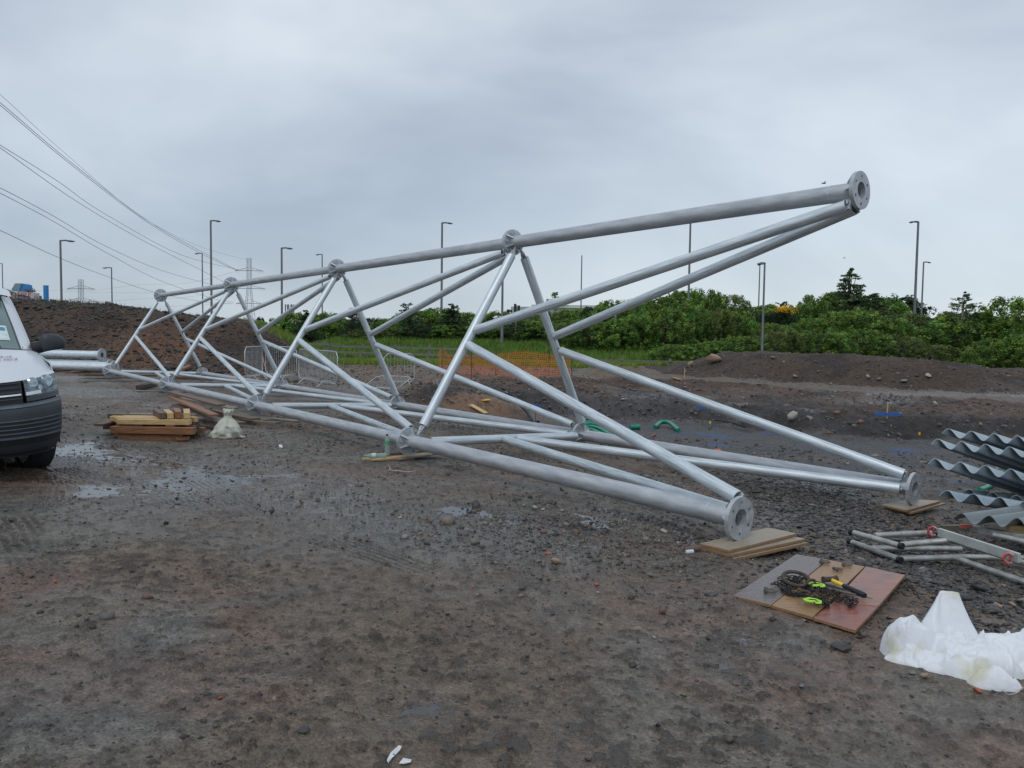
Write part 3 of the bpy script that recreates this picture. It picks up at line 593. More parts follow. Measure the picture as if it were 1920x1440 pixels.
def green_hook(px, py, rz, label):
    c = at_z(px, py, ZT + .04); q = PXM(px, py); h = thing('chain_shortener_hook', label, 'chain hook', c, rz, 'lime green chain hooks')
    mb = MB(); mb.tube([(-.055, .0, 0), (-.03, .026, .002), (.01, .03, .0), (.045, .012, 0), (.05, -.008, 0)], [.007, .010, .011, .010, .008], 8)
    mb.tube([(-.055, 0, 0), (-.028, -.024, 0), (.0, -.026, .004), (.02, -.014, .006)], [.007, .009, .009, .005], 8); mb.tube([(.05, -.008, 0), (.035, -.024, 0), (.022, -.02, 0)], .007, 8)
    mb.build('hook_body', lime, h, local=True)
    MB().tube([(-.02, .002, .004), (.02, .004, .006)], .008, 8).build('hook_pin', rustm, h, local=True)
    return h
green_hook(1531, 1097, -.35, 'lime green clevis hook at the top right of the iron ring')
green_hook(1524, 1127, -.6, 'lime green clevis hook in front of the iron ring')
def shackle(px, py, rz, R_, label, tilt=0.):
    h = thing('bow_shackle', label, 'shackle', at_z(px, py, ZT + .016), rz, 'muddy bow shackles')
    MB().tube([(-R_ * .2, -R_ * .8, 0), (R_ * .6, -R_ * .95, 0), (R_ * 1.7, -R_ * .95, 0), (R_ * 2.4, -R_ * .5, 0), (R_ * 2.6, 0, 0), (R_ * 2.4, R_ * .5, 0), (R_ * 1.7, R_ * .95, 0), (R_ * .6, R_ * .95, 0), (-R_ * .2, R_ * .8, 0)], R_ * .34, 8).build('bow', shm, h, local=True)
    m_ = MB(); m_.tube([(0, -R_ * 1.45, 0), (0, R_ * 1.5, 0)], R_ * .33, 8)
    for yy in (-R_ * .85, R_ * .85): m_.tube([(0, yy - R_ * .3, 0), (0, yy + R_ * .3, 0)], R_ * .62, 10)
    m_.tube([(0, R_ * 1.25, 0), (0, R_ * 1.55, 0)], R_ * .55, 6); m_.build('shackle_pin', shm, h, local=True)
shackle(1436, 1106, -.35, .024, 'grey shackle at the left end of the chain heap')
shackle(1540, 1052, -.45, .022, 'left shackle of three at the back edge of the boards')
shackle(1567, 1067, .25, .020, 'middle shackle lying nearest on the tan board')
shackle(1582, 1057, -.5, .021, 'right shackle of three at the back of the tan board')
hm = thing('lump_hammer', 'lump hammer with a black and yellow handle on the red board', 'hammer', at_z(1560, 1090, ZT + .03), 0)
a, b = at_z(1556, 1086, ZT + .035), at_z(1622, 1117, ZT + .03); dv = (b - a) / np.linalg.norm(b - a); ln = np.linalg.norm(b - a)
MB().tube([a + dv * ln * .08, a + dv * ln * .42], .0135, 10).build('handle_neck', hyel, hm)
MB().tube([a + dv * ln * .40, a + dv * ln * .46, a + dv * ln * .95, a + dv * ln], [.014, .0175, .020, .016], 10).build('grip', black, hm)
side = np.cross(dv, [0, 0, 1]); MB().tube([a + side * -.055, a + side * -.035, a + side * .035, a + side * .055], [.024, .019, .019, .024], 8, smooth=False).build('hammer_head', rustm, hm)
for (p0, p1, rr0, rr1, lab, mt, zz) in (((1516, 1090), (1604, 1112), .017, .006, 'black podger bar lying just behind the long steel spike', black, .03), ((1536, 1100), (1636, 1122), .011, .002, 'long bare steel podger spike tapering to a point over the red board', shm, .022)):
    a, b = at_z(*p0, ZT + zz), at_z(*p1, ZT + zz * .6); o = MB().tube([a, a + (b - a) * .15, a + (b - a) * .5, b], [rr0 * .8, rr0, rr0 * .9, rr1], 10).build('podger_spike', mt); recentre(o); tag(o, lab, 'podger')

# ------------------------------------------------------------------ white bulk bag, crumpled, and the small sack
bagm = mat('white_woven_bag', (.80, .82, .84), .5, vs=2.2, col2=(.73, .76, .79), var=.05, bump=.25, bs=28, rvar=.05, bd=.02)
t_ = bagm.node_tree                    # yellowish stains, from a coarse noise
_c = N('ShaderNodeTexCoord', t_); _n = N('ShaderNodeTexNoise', t_); _n.inputs['Scale'].default_value = 5.2; _n.inputs['Detail'].default_value = 3; t_.links.new(_c.outputs['Object'], _n.inputs['Vector'])
_r = N('ShaderNodeValToRGB', t_); _r.color_ramp.elements[0].position = .56; _r.color_ramp.elements[1].position = .70; _r.color_ramp.elements[0].color = (1, 1, 1, 1); _r.color_ramp.elements[1].color = (.80, .76, .58, 1); t_.links.new(_n.outputs['Fac'], _r.inputs[0])
_b = t_.nodes['Principled BSDF']; _s = _b.inputs['Base Color'].links[0].from_socket; _m = N('ShaderNodeMix', t_, data_type='RGBA', blend_type='MULTIPLY'); _m.inputs[0].default_value = 1; t_.links.new(_s, _m.inputs[6]); t_.links.new(_r.outputs[0], _m.inputs[7]); t_.links.new(_m.outputs[2], _b.inputs['Base Color'])
def crumple(name, lobes, bounds, n, mt, ridges, seed, fac=.022):
    """cloth heap: union of soft lobes over a fine grid, faceted by random creases; skirts reach the ground"""
    (x0, x1), (y0, y1) = bounds; X, Y = np.meshgrid(np.linspace(x0, x1, n), np.linspace(y0, y1, n)); hgt = np.full(X.shape, -1.)
    wx = X + .02 * fbm(X, Y, .18, 3, seed); wy = Y + .02 * fbm(X, Y, .18, 3, seed + 1)
    for cx, cy, ax, ay, rz, hh, pw in lobes:
        u = ((wx - cx) * math.cos(rz) + (wy - cy) * math.sin(rz)) / ax; v = (-(wx - cx) * math.sin(rz) + (wy - cy) * math.cos(rz)) / ay
        q = 1 - (np.abs(u) ** 2.3 + np.abs(v) ** 2.3); hgt = np.maximum(hgt, np.where(q > 0, hh * np.clip(q, 0, 1) ** pw, q * .25))
    pos = hgt > 0; body = np.clip(hgt * 20, 0, 1)
    f = 0
    def crease(sc, sd, st, an):         # sharp ridges between flat patches, like crumpled film
        xr = X * math.cos(an) + Y * math.sin(an); yr = -X * math.sin(an) + Y * math.cos(an)
        return np.clip(1 - np.abs(fbm(xr * st, yr, sc, 2, sd)) * 3.2, 0, 1) ** 1.3
    f = 1.0 * crease(.30, seed + 3, .45, .5) + .75 * crease(.26, seed + 9, .4, -.7) + .45 * crease(.15, seed + 15, .45, 1.2) + .30 * crease(.12, seed + 21, .4, -.2) + .15 * crease(.06, seed + 27, .5, .3) - .9 + .8 * fbm(X, Y, .35, 2, seed + 33)
    hgt = np.where(pos, hgt + body * fac * f, hgt)
    gzz = H(X.ravel(), Y.ravel()).reshape(X.shape); Zz = gzz + np.maximum(hgt, -.03) + .004
    V = np.c_[X.ravel(), Y.ravel(), Zz.ravel()]; idx = np.arange(n * n).reshape(n, n)
    keep = (hgt[:-1, :-1] > -.02) | (hgt[1:, 1:] > -.02) | (hgt[:-1, 1:] > -.02) | (hgt[1:, :-1] > -.02)
    F_ = np.stack([idx[:-1, :-1], idx[:-1, 1:], idx[1:, 1:], idx[1:, :-1]], -1)[keep]
    u_, inv = np.unique(F_, return_inverse=True); o = link(name, fast(name, V[u_], inv.reshape(F_.shape), mt, smooth=True)); return recentre(o)
bl = on_ground(1800, 1255)
def L2(px, py): return at_z(px, py, float(bl[2]) + .0)[:2]
lobes = []
def lobe(px, py, ax, ay, rz, hh, pw=.55): c = L2(px, py); lobes.append((c[0], c[1], ax, ay, rz, hh, pw))
lobe(1708, 1232, .145, .135, .2, .20, .5)       # left rounded lobe
lobe(1735, 1256, .19, .08, -.5, .08, .8)
lobe(1815, 1250, .26, .15, -.35, .15, .55)         # middle
lobe(1905, 1235, .26, .17, -.2, .19, .55)          # right
lobe(1800, 1275, .235, .07, -.52, .055, .8)         # front tongue
lobe(1862, 1298, .12, .055, -.4, .05, .8)
lobe(1790, 1222, .13, .08, .1, .13, .6)
lobe(1960, 1240, .3, .2, 0, .16, .6)
bag = crumple('bulk_bag', lobes, ((bl[0] - .65, bl[0] + .85), (bl[1] - .5, bl[1] + .62)), 330, bagm, 0, 200, .040)
base_c = at_z(1792, 1236, float(bl[2])); nx_, nz_ = 34, 40; V = []
for j in range(nz_):
    t = j / (nz_ - 1)
    for i in range(nx_):
        s_ = i / (nx_ - 1) - .5; wd_f = np.interp(t, [0, .35, .7, 1], [.38, .31, .22, .14]); cx_f = np.interp(t, [0, .5, 1], [.0, .015, .045])
        fold = .022 * math.sin(s_ * 9 + t * 3) * (1 - .5 * t) + .018 * abs((s_ * 5 + t * 1.5) % 2 - 1) + .05 * (1 - 4 * s_ * s_) * (1 - t * .6) * -1
        V.append((base_c[0] + cx_f + s_ * wd_f, base_c[1] + .07 + .10 * t + fold, float(bl[2]) + .02 + .30 * t - .03 * t * (2 * s_) ** 4))
F_ = [(j * nx_ + i, j * nx_ + i + 1, (j + 1) * nx_ + i + 1, (j + 1) * nx_ + i) for j in range(nz_ - 1) for i in range(nx_ - 1)]
nv_ = len(V); V2 = V + [(a_, b_ + .012, c_) for a_, b_, c_ in V]; F2_ = F_ + [tuple(q + nv_ for q in reversed(f)) for f in F_] + [((nz_ - 1) * nx_ + i, (nz_ - 1) * nx_ + i + 1, nv_ + (nz_ - 1) * nx_ + i + 1, nv_ + (nz_ - 1) * nx_ + i) for i in range(nx_ - 1)]
F2_ += [(j * nx_, (j + 1) * nx_, nv_ + (j + 1) * nx_, nv_ + j * nx_) for j in range(nz_ - 1)] + [((j + 1) * nx_ + nx_ - 1, j * nx_ + nx_ - 1, nv_ + j * nx_ + nx_ - 1, nv_ + (j + 1) * nx_ + nx_ - 1) for j in range(nz_ - 1)]
mbf = MB(); mbf.add(V2, F2_, True); mbf.build('raised_flap', bagm, bag)
tag(bag, 'large crumpled white woven bulk bag lying at the bottom right corner', 'bulk bag')
sackm = mat('cream_sack', (.62, .62, .55), .6, vs=6, col2=(.50, .50, .42), bump=.4, bs=30, bd=.02)
so_ = G(426, 819); sk = thing('tied_sack', 'knotted cream plastic sack standing on the mud beside the timber stack', 'sack', so_)
V = []; nU, nV = 56, 44
for j in range(nV):
    t = j / (nV - 1); z = .40 * t
    r = np.interp(t, [0, .06, .25, .45, .62, .74, .84, .93, 1.], [.16, .20, .21, .18, .115, .06, .045, .075, .065])
    for k in range(nU):
        a = 2 * PI * k / nU; rr_ = r * (1 + .22 * (float(vn(np.array(math.cos(a) * 2.2 + 5), np.array(math.sin(a) * 2.2 + t * 3.5), 5)) - .5) * 2 * (1 - .5 * t) + .12 * (float(vn(np.array(math.cos(a) * 6 + 5), np.array(math.sin(a) * 6 + t * 9), 6)) - .5) * 2)
        lean = .05 * t; V.append((rr_ * math.cos(a) * 1.02 + lean - .03 + (.03 * math.sin(a * 9) if j < 2 else 0), rr_ * math.sin(a) * .85, z * (1 + .03 * math.sin(a * 7)) - .01 + (.035 * abs(math.cos(a)) if t > .9 else 0)))
F_ = [(j * nU + k, j * nU + (k + 1) % nU, (j + 1) * nU + (k + 1) % nU, (j + 1) * nU + k) for j in range(nV - 1) for k in range(nU)]
mb = MB(); mb.add(V, F_, True); mb.add(V[-nU:], [tuple(range(nU))]); mb.build('sack_body', sackm, sk, local=True)
MB().tube([(.15, .0, .03), (.21, -.03, .02), (.27, -.01, .012)], [.03, .018, .004], 8).tube([(-.16, -.02, .03), (-.22, .0, .02), (-.25, .02, .01)], [.03, .018, .006], 8).build('loose_corner', sackm, sk, local=True)

# ------------------------------------------------------------------ bottles, string, scraps
pet = mat('clear_bottle_plastic', (.55, .66, .62), .12, var=.05, vs=3, trans=.45, alpha=.55)
glabel = mat('green_bottle_label', (.10, .42, .20), .4); wlabel = mat('pale_bottle_label', (.55, .68, .60), .4)
def bottle(loc, M3, label, lm):
    t_o = thing('water_bottle', label, 'bottle', loc); t_o.matrix_basis = Matrix.Translation(loc) @ M3
    prof = [(0, .030), (.004, .034), (.07, .034), (.10, .030), (.13, .034), (.19, .034), (.215, .028), (.24, .014), (.255, .0125)]
    MB().tube([(0, 0, z) for z, r in prof], [r for z, r in prof], 18).build('bottle_body', pet, t_o, local=True)
    MB().tube([(0, 0, .255), (0, 0, .275)], .0155, 14).build('cap', black if lm is glabel else glabel, t_o, local=True)
    MB().tube([(0, 0, .135), (0, 0, .185)], .0352, 20, cap=False).build('paper_label', lm, t_o, local=True)
g = at_d(726, 862, LEG['A', 1].y - .62 + .0); zt = zA1 - .002
p = at_z(726, 853, zt); bottle(Vector(p), Matrix.Identity(4) , 'upright clear water bottle with a green label by the near joint flange', glabel)
p = at_z(731, 855, zt + .036); bottle(Vector(p) + Vector((-.05, .03, 0)), Matrix.Rotation(.2, 4, 'Z') @ Matrix.Rotation(-PI / 2, 4, 'Y'), 'bottle lying on its side on the brown boards', wlabel)
strm = mat('pale_string', (.5, .47, .40), .8)
P = [G(a, b) + np.array([0, 0, .012]) for a, b in ((722, 876), (728, 870), (732, 878), (728, 882), (745, 884), (765, 885), (779, 882))]
o = MB().tube(P, .0045, 6).build('loose_string', strm); recentre(o); tag(o, 'loop of pale string on the mud below the water bottles', 'string')
P = [G(a, b) + np.array([0, 0, .01]) for a, b in ((1876, 1302), (1880, 1312), (1890, 1318), (1905, 1314), (1918, 1308))]
o = MB().tube(P, .002, 5).build('loose_thread', strm); recentre(o); tag(o, 'frayed white thread on the ground below the bulk bag', 'thread')
ob_ = G(1345, 848); o = MB().box((ob_[0], ob_[1], ob_[2] + .05), (.17, .09, .10), Matrix.Rotation(.5, 3, 'Z') @ Matrix.Rotation(.3, 3, 'X')).build('orange_block', mat('orange_brick_scrap', (.55, .13, .05), .6), bev=.01); recentre(o); tag(o, 'small bright orange block on the gravel behind the far tower leg', 'block')
paperm = mat('torn_white_paper', (.68, .70, .70), .6)
def scrap(pts, label, name='paper_scrap', mt=paperm, lift=.006):
    P = [G(a, b) + np.array([0, 0, lift + .006 * (i % 2)]) for i, (a, b) in enumerate(pts)]
    o = MB().prism(P if True else P[::-1], .0015).build(name, mt); recentre(o); tag(o, label, 'scrap')
scrap([(725, 1432), (733, 1417), (748, 1402), (753, 1403), (751, 1409), (742, 1415), (736, 1424), (728, 1433)][::-1], 'long torn strip of white paper at the bottom edge of the mud')
scrap([(748, 1430), (756, 1424), (772, 1425), (770, 1430), (757, 1431)][::-1], 'small torn white paper scrap beside the long strip')
scrap([(520, 838), (527, 830), (530, 838)][::-1], 'tiny white scrap on the mud right of the cream sack')
ew = G(1293, 1040); o = MB().tube([ew + [-.03, 0, .016], ew + [.03, .01, .02]], .017, 12).build('plastic_plug', mat('white_plastic', (.6, .65, .68), .3)); recentre(o); tag(o, 'small white plastic plug left of the plywood sheets', 'plug')
stk = MB().tube([G(1310, 1033) + [0, 0, .02], G(1283, 1037) + [0, 0, .02]], [.03, .018], 8).build('broken_stick', brnw); recentre(stk); tag(stk, 'broken muddy stick poking out from under the plywood sheets', 'stick')

# ------------------------------------------------------------------ corrugated sheets at the right edge
SHEETS = []
def corr_sheet(tip, depth, wd, dd_, nw, length, pitch, amp, label, mt=corr):
    P0 = Vector(at_d(*tip, depth)); W_ = Vector(wd).normalized(); D_ = Vector(dd_).normalized(); U_ = W_.cross(D_).normalized(); 
    if U_.z < 0: U_ = -U_
    k_ = 14; ns = nw * k_; V = []
    for j in range(3):
        for i in range(ns + 1):
            s = i / k_; V.append(P0 + W_ * s * pitch + D_ * length * j / 2 + U_ * amp * (math.sin(2 * PI * s - .3) + math.sin(.3)))
    F1 = [(j * (ns + 1) + i, j * (ns + 1) + i + 1, (j + 1) * (ns + 1) + i + 1, (j + 1) * (ns + 1) + i) for j in range(2) for i in range(ns)]
    n0 = len(V); V += [v - U_ * .006 for v in V]
    F2 = [tuple(q + n0 for q in reversed(f)) for f in F1]
    F3 = [(i + 1, i, n0 + i, n0 + i + 1) for i in range(ns)] + [(2 * (ns + 1) + i, 2 * (ns + 1) + i + 1, n0 + 2 * (ns + 1) + i + 1, n0 + 2 * (ns + 1) + i) for i in range(ns)]
    F3 += [(j * (ns + 1), (j + 1) * (ns + 1), n0 + (j + 1) * (ns + 1), n0 + j * (ns + 1)) for j in range(2)] + [((j + 1) * (ns + 1) + ns, j * (ns + 1) + ns, n0 + j * (ns + 1) + ns, n0 + (j + 1) * (ns + 1) + ns) for j in range(2)]
    mb = MB(); mb.add(V, F1 + F2, True); mb.add(V, F3, False)
    SHEETS.append((P0.copy(), U_.copy())); o = mb.build('corrugated_sheet', mt); recentre(o); return tag(o, label, 'corrugated sheet', 'corrugated steel sheets propped on timber')
wd_ = (.97, -.10, -.085)
corr_sheet((1766, 812), 8.5, wd_, (.8, .30, -.22), 8, 1.7, .232, .046, 'topmost corrugated steel sheet at the right edge, set furthest back')
corr_sheet((1746, 832), 8.15, wd_, (.8, .30, -.25), 8, 1.9, .232, .048, 'second corrugated steel sheet from the top, longest tip to the left')
corr_sheet((1740, 869), 7.8, (.97, -.12, -.11), (.8, .30, -.25), 8, 1.8, .232, .048, 'third corrugated steel sheet from the top')
corr_sheet((1804, 925), 7.9, (.97, -.10, -.10), (.8, .32, -.12), 8, 1.2, .22, .04, 'short fourth corrugated sheet half hidden behind the fifth')
corr_sheet((1761, 929), 7.5, (.97, -.12, -.10), (.8, .30, -.16), 8, 1.4, .232, .046, 'fifth corrugated steel sheet with a timber block under its end')
corr_sheet((1786, 973), 6.9, (.97, -.12, -.05), (.8, .5, -.03), 8, 1.6, .225, .044, 'lowest dark corrugated sheet just above the scaffold frames', mat('corrugated_dark', (.22, .25, .26), .3, .6, vs=4, rvar=.1))
for k, (px, py, d) in enumerate(((1914, 992, 7.0), (1935, 865, 8.7), (1935, 945, 7.9))):
    p = at_d(px, py, d); o = MB().box(p, (.22, .09, .075), Matrix.Rotation(-.2, 3, 'Z')).build('timber_block', yel, bev=.004); recentre(o); tag(o, ['timber block wedged under the fifth corrugated sheet', 'timber packer beneath the topmost corrugated sheet', 'timber packer between the middle corrugated sheets'][k], 'timber block')

for (lx, ly, wh_) in ((5.75, 8.05, 'left'), (6.55, 8.15, 'right')):
    zz = sorted(P.z - ((lx - P.x) * U.x + (ly - P.y) * U.y) / U.z for P, U in SHEETS[:5]); zlo = float(Hm(lx, ly)) - .02; k = 0
    for z in zz:
        top = z - .052; 
        if top - zlo > .03:
            o = MB().box((lx, ly, (top + zlo) / 2), (.16, .5, top - zlo)).build('timber_bearer', [yel, brnw, gryw][k % 3], bev=.004); recentre(o); tag(o, ['lowest', 'second', 'third', 'fourth', 'topmost'][k] + ' timber bearer in the ' + wh_ + ' stack propping the corrugated sheets', 'timber bearer', 'timber bearers between the corrugated sheets'); k += 1
        zlo = z + .055

# ------------------------------------------------------------------ aluminium scaffold frames
redc = mat('red_brace_claw', (.50, .05, .05), .4)
def frame(name, label, tubes, caps, z0):
    t_o = thing(name, label, 'scaffold frame', G(1700, 1040), 0, 'aluminium scaffold frames on the ground')
    for (pts, r) in tubes:
        P = [at_z(a, b, z0 + (c[0] if c else 0)) for a, b, *c in pts]; MB().tube(P, r, 14).build('tube', alu, t_o)
    for (a, b, c, dx, dy) in caps:
        p = at_z(a, b, z0 + c); q = at_z(a + dx, b + dy, z0 + c); dv_ = (q - p) / np.linalg.norm(q - p)
        MB().tube([p - dv_ * .004, p + dv_ * .028], .0275, 14).build('end_cap', black, t_o)
    return t_o
zS = float(H(np.array([on_ground(1700, 1050)[0]]), np.array([on_ground(1700, 1050)[1]]))[0])
f1 = frame('scaffold_ladder', 'upper aluminium scaffold frame with two capped uprights beside the tool boards', [([(1601, 999), (1686, 1023)], .0245), ([(1688, 1022), (1780, 1013), (1792, 1015)], .0245), ([(1790, 1015), (1885, 1044), (1990, 1080)], .022), ([(1640, 1004), (1745, 999)], .023), ([(1688, 1002), (1712, 1001)], .028), ([(1864, 1003), (1990, 1032)], .024)], [(1599, 998, 0, -8, -2), (1687, 1023, 0, 8, 2)], zS + .165)
f2 = frame('scaffold_ladder', 'lower aluminium scaffold frame lying on the black shale', [([(1598, 1017), (1684, 1048)], .0245), ([(1686, 1048), (1788, 1045)], .0245), ([(1788, 1045), (1873, 1075), (1990, 1114)], .024), ([(1635, 1028), (1802, 1029)], .024), ([(1790, 1044), (1990, 1047)], .022), ([(1871, 1074), (1876, 1076)], .028)], [(1596, 1016, 0, -8, -3), (1685, 1049, 0, 8, 3)], zS + .045)
br = thing('scaffold_brace', 'flat aluminium brace beam with red claws lying across the scaffold frames', 'scaffold brace', at_z(1820, 1020, zS + .2))
a, b = at_z(1760, 998, zS + .215), at_z(1912, 1047, zS + .215)
MB().beam(a, b, .025, .075).build('beam', mat('pale_alloy', (.50, .52, .50), .4, .3, vs=6, rvar=.1), br, bev=.004)
for (q, tgt) in ((a, (1750, 996)), (b, (1893, 1047))):
    c = at_z(*tgt, zS + .20); cl = MB().tube(torus_pts(c, .034, Vector((.6, -.2, .0)).normalized(), Vector((0, .1, 1)), a0=.3, a1=5.2, n=16), .011, 8).build('claw', alu, br)
    MB().tube(torus_pts(c + np.array([-.012, -.02, 0]), .04, Vector((.6, -.2, .0)).normalized(), Vector((0, .1, 1)), a0=1.6, a1=4.6, n=12), .009, 6).tube([c + np.array([-.01, -.03, -.02]), c + np.array([-.015, -.03, .045])], .007, 6).build('red_latch', redc, br)
plat = MB(); p = at_z(1778, 987, zS + .22); q = at_z(1836, 1000, zS + .2)
MB().beam(at_z(1765, 990, zS + .14), at_z(1835, 989, zS + .14), .05, .05).build('cross_member', mat('dull_bracket', (.16, .14, .11), .6, .3), br)
MB().beam(at_z(1800, 986, zS + .19), at_z(1822, 987, zS + .19), .03, .03).build('red_tab', mat('faded_red_tab', (.45, .12, .09), .5), br)
MB().beam(at_z(1822, 990, zS + .16), at_z(1940, 1012, zS + .16), .06, .05).build('ledger_plate', alu, br)

# ------------------------------------------------------------------ steel tubes stacked on the left
for k, (px, py, z_, r, lab) in enumerate([(190, 664, None, .125, 'upper flanged steel tube of the stack beyond the white van'), (214, 679, None, .125, 'nearest lower flanged tube ending beside the far end of the tower'), (206, 676, None, .12, 'second flanged tube, just behind the nearest lower one'), (198, 675, None, .12, 'third flanged tube at the back of the lower row')]):
    dep = [25.2, 24.0, 24.7, 25.4][k]; e = Vector(at_d(px, py, dep)); zz = float(Hm(e.x, e.y))
    e.z = zz + .25 + (.30 if k == 0 else 0); t_o = thing('flanged_tube', lab, 'steel tube', (e.x, e.y, zz), 0, 'flanged tubes stacked by the spoil heap')
    s = e + Vector((-9.5, 1.3, .06)); MB().hollow(s, e, r, .012, 24).build('tube_shaft', galv, t_o)
    put('flange', me_mid, t_o, Matrix.Translation(e) @ frame_x((1, -.13, 0)) @ Matrix.Scale(1.15, 4))
    for q in range(6): put('stiffener', RIB[RCH[0]], t_o, Matrix.Translation(e) @ frame_x((-1, .13, 0)) @ Matrix.Rotation(PI / 3 * q, 4, 'X') @ Matrix.Scale(1.12, 4))
for k, px in enumerate((105, 170)):
    e = Vector(at_d(px, 690, 24.6)); zz = float(Hm(e.x, e.y)); o = MB().box((e.x, e.y, zz + .05), (.2, 2.4, .10)).build('timber_bearer', brnw); recentre(o); tag(o, ['left brown bearer under the stacked flanged tubes', 'right brown bearer under the stacked flanged tubes'][k], 'timber bearer')
# ------------------------------------------------------------------ white van
def make_van():
    gx0, gy0 = -5.06, 7.14; gz_ = float(Hm(-4.95, 8.3)) - .01; yaw = math.radians(37)
    van = thing('white_van', 'white panel van with dark grey bumper cut off by the left edge of the picture', 'van', (gx0, gy0, gz_), yaw)
    # local frame: x to the right of the picture, y backwards, z up
    #      z     y     halfw  setback crown
    ST = [(.22, .10, .86, .34, .02), (.30, .03, .92, .36, .03), (.42, .0, .945, .36, .04), (.55, .0, .95, .36, .05), (.66, .015, .95, .36, .06), (.70, .05, .945, .36, .07),
          (.73, .045, .945, .37, .07), (.82, .06, .94, .40, .08), (.915, .085, .925, .44, .085), (.93, .095, .92, .44, .085), (1.0, .20, .905, .47, .055), (1.125, .50, .87, .42, .025), (1.235, .84, .815, .34, -.02),
          (1.26, .92, .80, .33, -.03), (1.50, 1.27, .755, .30, -.04), (1.75, 1.64, .70, .27, -.05), (1.86, 1.82, .675, .25, -.06)]
    def S_(v, t):
        i = min(int(v), len(ST) - 2); f = v - i; a, b = ST[i], ST[i + 1]
        z, y, hw, sb, cr = [a[k] + (b[k] - a[k]) * f for k in range(5)]
        at_ = abs(t); return Vector((hw * t, y + sb * (.22 * at_ ** 2 + .78 * at_ ** 5), z + cr * at_ ** 2.5))
    def patch(name, v0, v1, t0, t1, mt, nv=6, ntt=16, off=0., par=None, th_=.012):
        mb = MB(); P = []
        for i in range(nv + 1):
            for j in range(ntt + 1):
                v = v0(j / ntt) + (v1(j / ntt) - v0(j / ntt)) * i / nv if callable(v0) else v0 + (v1 - v0) * i / nv
                t = t0 + (t1 - t0) * j / ntt; p = S_(v, t); p = p + Vector((t * .6, -1, .25)).normalized() * off; P.append(p)
        mb.add(P, [(i * (ntt + 1) + j, i * (ntt + 1) + j + 1, (i + 1) * (ntt + 1) + j + 1, (i + 1) * (ntt + 1) + j) for i in range(nv) for j in range(ntt)], True)
        Q = [p + Vector((0, th_, 0)) for p in P]; o_ = len(P); W = ntt + 1
        rim = [j for j in range(W)] + [i * W + W - 1 for i in range(1, nv + 1)] + [nv * W + j for j in range(W - 2, -1, -1)] + [i * W for i in range(nv - 1, 0, -1)]
        mb.add(P + Q, [(rim[(k + 1) % len(rim)], rim[k], rim[k] + o_, rim[(k + 1) % len(rim)] + o_) for k in range(len(rim))])
        return mb.build(name, mt, par or van, local=True)
    body = MB(); V = []; nT_ = 40; vs = [9.0, 9.5, 10, 10.5, 11, 11.5, 12, 12.4, 12.8]       # bonnet
    for v in vs: V += [S_(v, -1 + 2 * j / nT_) for j in range(nT_ + 1)]
    W = nT_ + 1; body.add(V, [(i * W + j, i * W + j + 1, (i + 1) * W + j + 1, (i + 1) * W + j) for i in range(len(vs) - 1) for j in range(nT_)], True)
    for sg in (-1, 1):                                                                        # sides: from the front edge back to the tail
        V = []; zz = [.25, .45, .7, .9, 1.0, 1.1, 1.2, 1.3, 1.6, 1.8, 1.93]; n = 0
        hw_ = lambda z: np.interp(z, [.2, .5, .9, 1.1, 1.2, 1.3, 1.8, 1.97], [.90, .945, .955, .92, .86, .80, .70, .66])
        yf_ = lambda z: np.interp(z, [.22, .3, .42, .66, .985, 1.09, 1.15, 1.17, 1.21, 1.23, 1.46, 1.70, 1.93], [.44, .39, .37, .38, .52, .58, .70, .92, 1.18, 1.25, 1.58, 1.92, 2.2])
        for z in zz:
            y0 = yf_(z) + .02
            for f, y in enumerate((y0, y0 + .06, y0 + .16, 2.6, 3.3, 4.2, 4.92, 5.05)):
                wi = hw_(z) - (.03, .012, 0, 0, 0, 0, 0, .05)[f]; V.append((sg * wi, y, z))
        k = 8; body.add(V, [((i * k + j, i * k + j + 1, (i + 1) * k + j + 1, (i + 1) * k + j) if sg > 0 else (i * k + j + 1, i * k + j, (i + 1) * k + j, (i + 1) * k + j + 1)) for i in range(len(zz) - 1) for j in range(k - 1)], True)
        pil = MB(); V = []                                                                    # A pillar
        for v in (12.6, 13, 14, 15, 16):
            for t in (.865, .93, 1.0): V.append(S_(v, t * sg) + Vector((0, -.012, .006)))
            V.append(S_(v, sg) + Vector((.045 * sg, .30, .0)))
        body.add(V, [((i * 4 + j, i * 4 + j + 1, (i + 1) * 4 + j + 1, (i + 1) * 4 + j) if sg > 0 else (i * 4 + j + 1, i * 4 + j, (i + 1) * 4 + j, (i + 1) * 4 + j + 1)) for i in range(4) for j in range(3)], True)
    V = []; ys = [1.80, 1.95, 2.3, 3.2, 4.6, 5.02]; zc_ = [1.86, 1.93, 1.965, 1.98, 1.97, 1.93]
    for y, z in zip(ys, zc_):
        for j in range(13): t = -1 + j / 6; V.append((t * (.675 if y < 1.9 else .665), y, z - .05 * abs(t) ** 3))
    body.add(V, [(i * 13 + j, i * 13 + j + 1, (i + 1) * 13 + j + 1, (i + 1) * 13 + j) for i in range(5) for j in range(12)], True)
    body.add([(-.9, 5.05, .3), (.9, 5.05, .3), (.76, 5.05, 1.94), (-.76, 5.05, 1.94)], [(0, 1, 2, 3)]); body.build('body', whitep, van, local=True)
    MB().box((0, 2.6, .42), (1.6, 4.6, .3)).box((0, .62, .62), (1.35, .5, .55)).build('underbody', black, van, local=True)
    patch('windscreen', 12.95, 15.9, -.86, .86, glass_d, 8, 24, .004)
    patch('windscreen_seal', 12.62, 12.98, -.92, .92, black, 2, 24, .008)
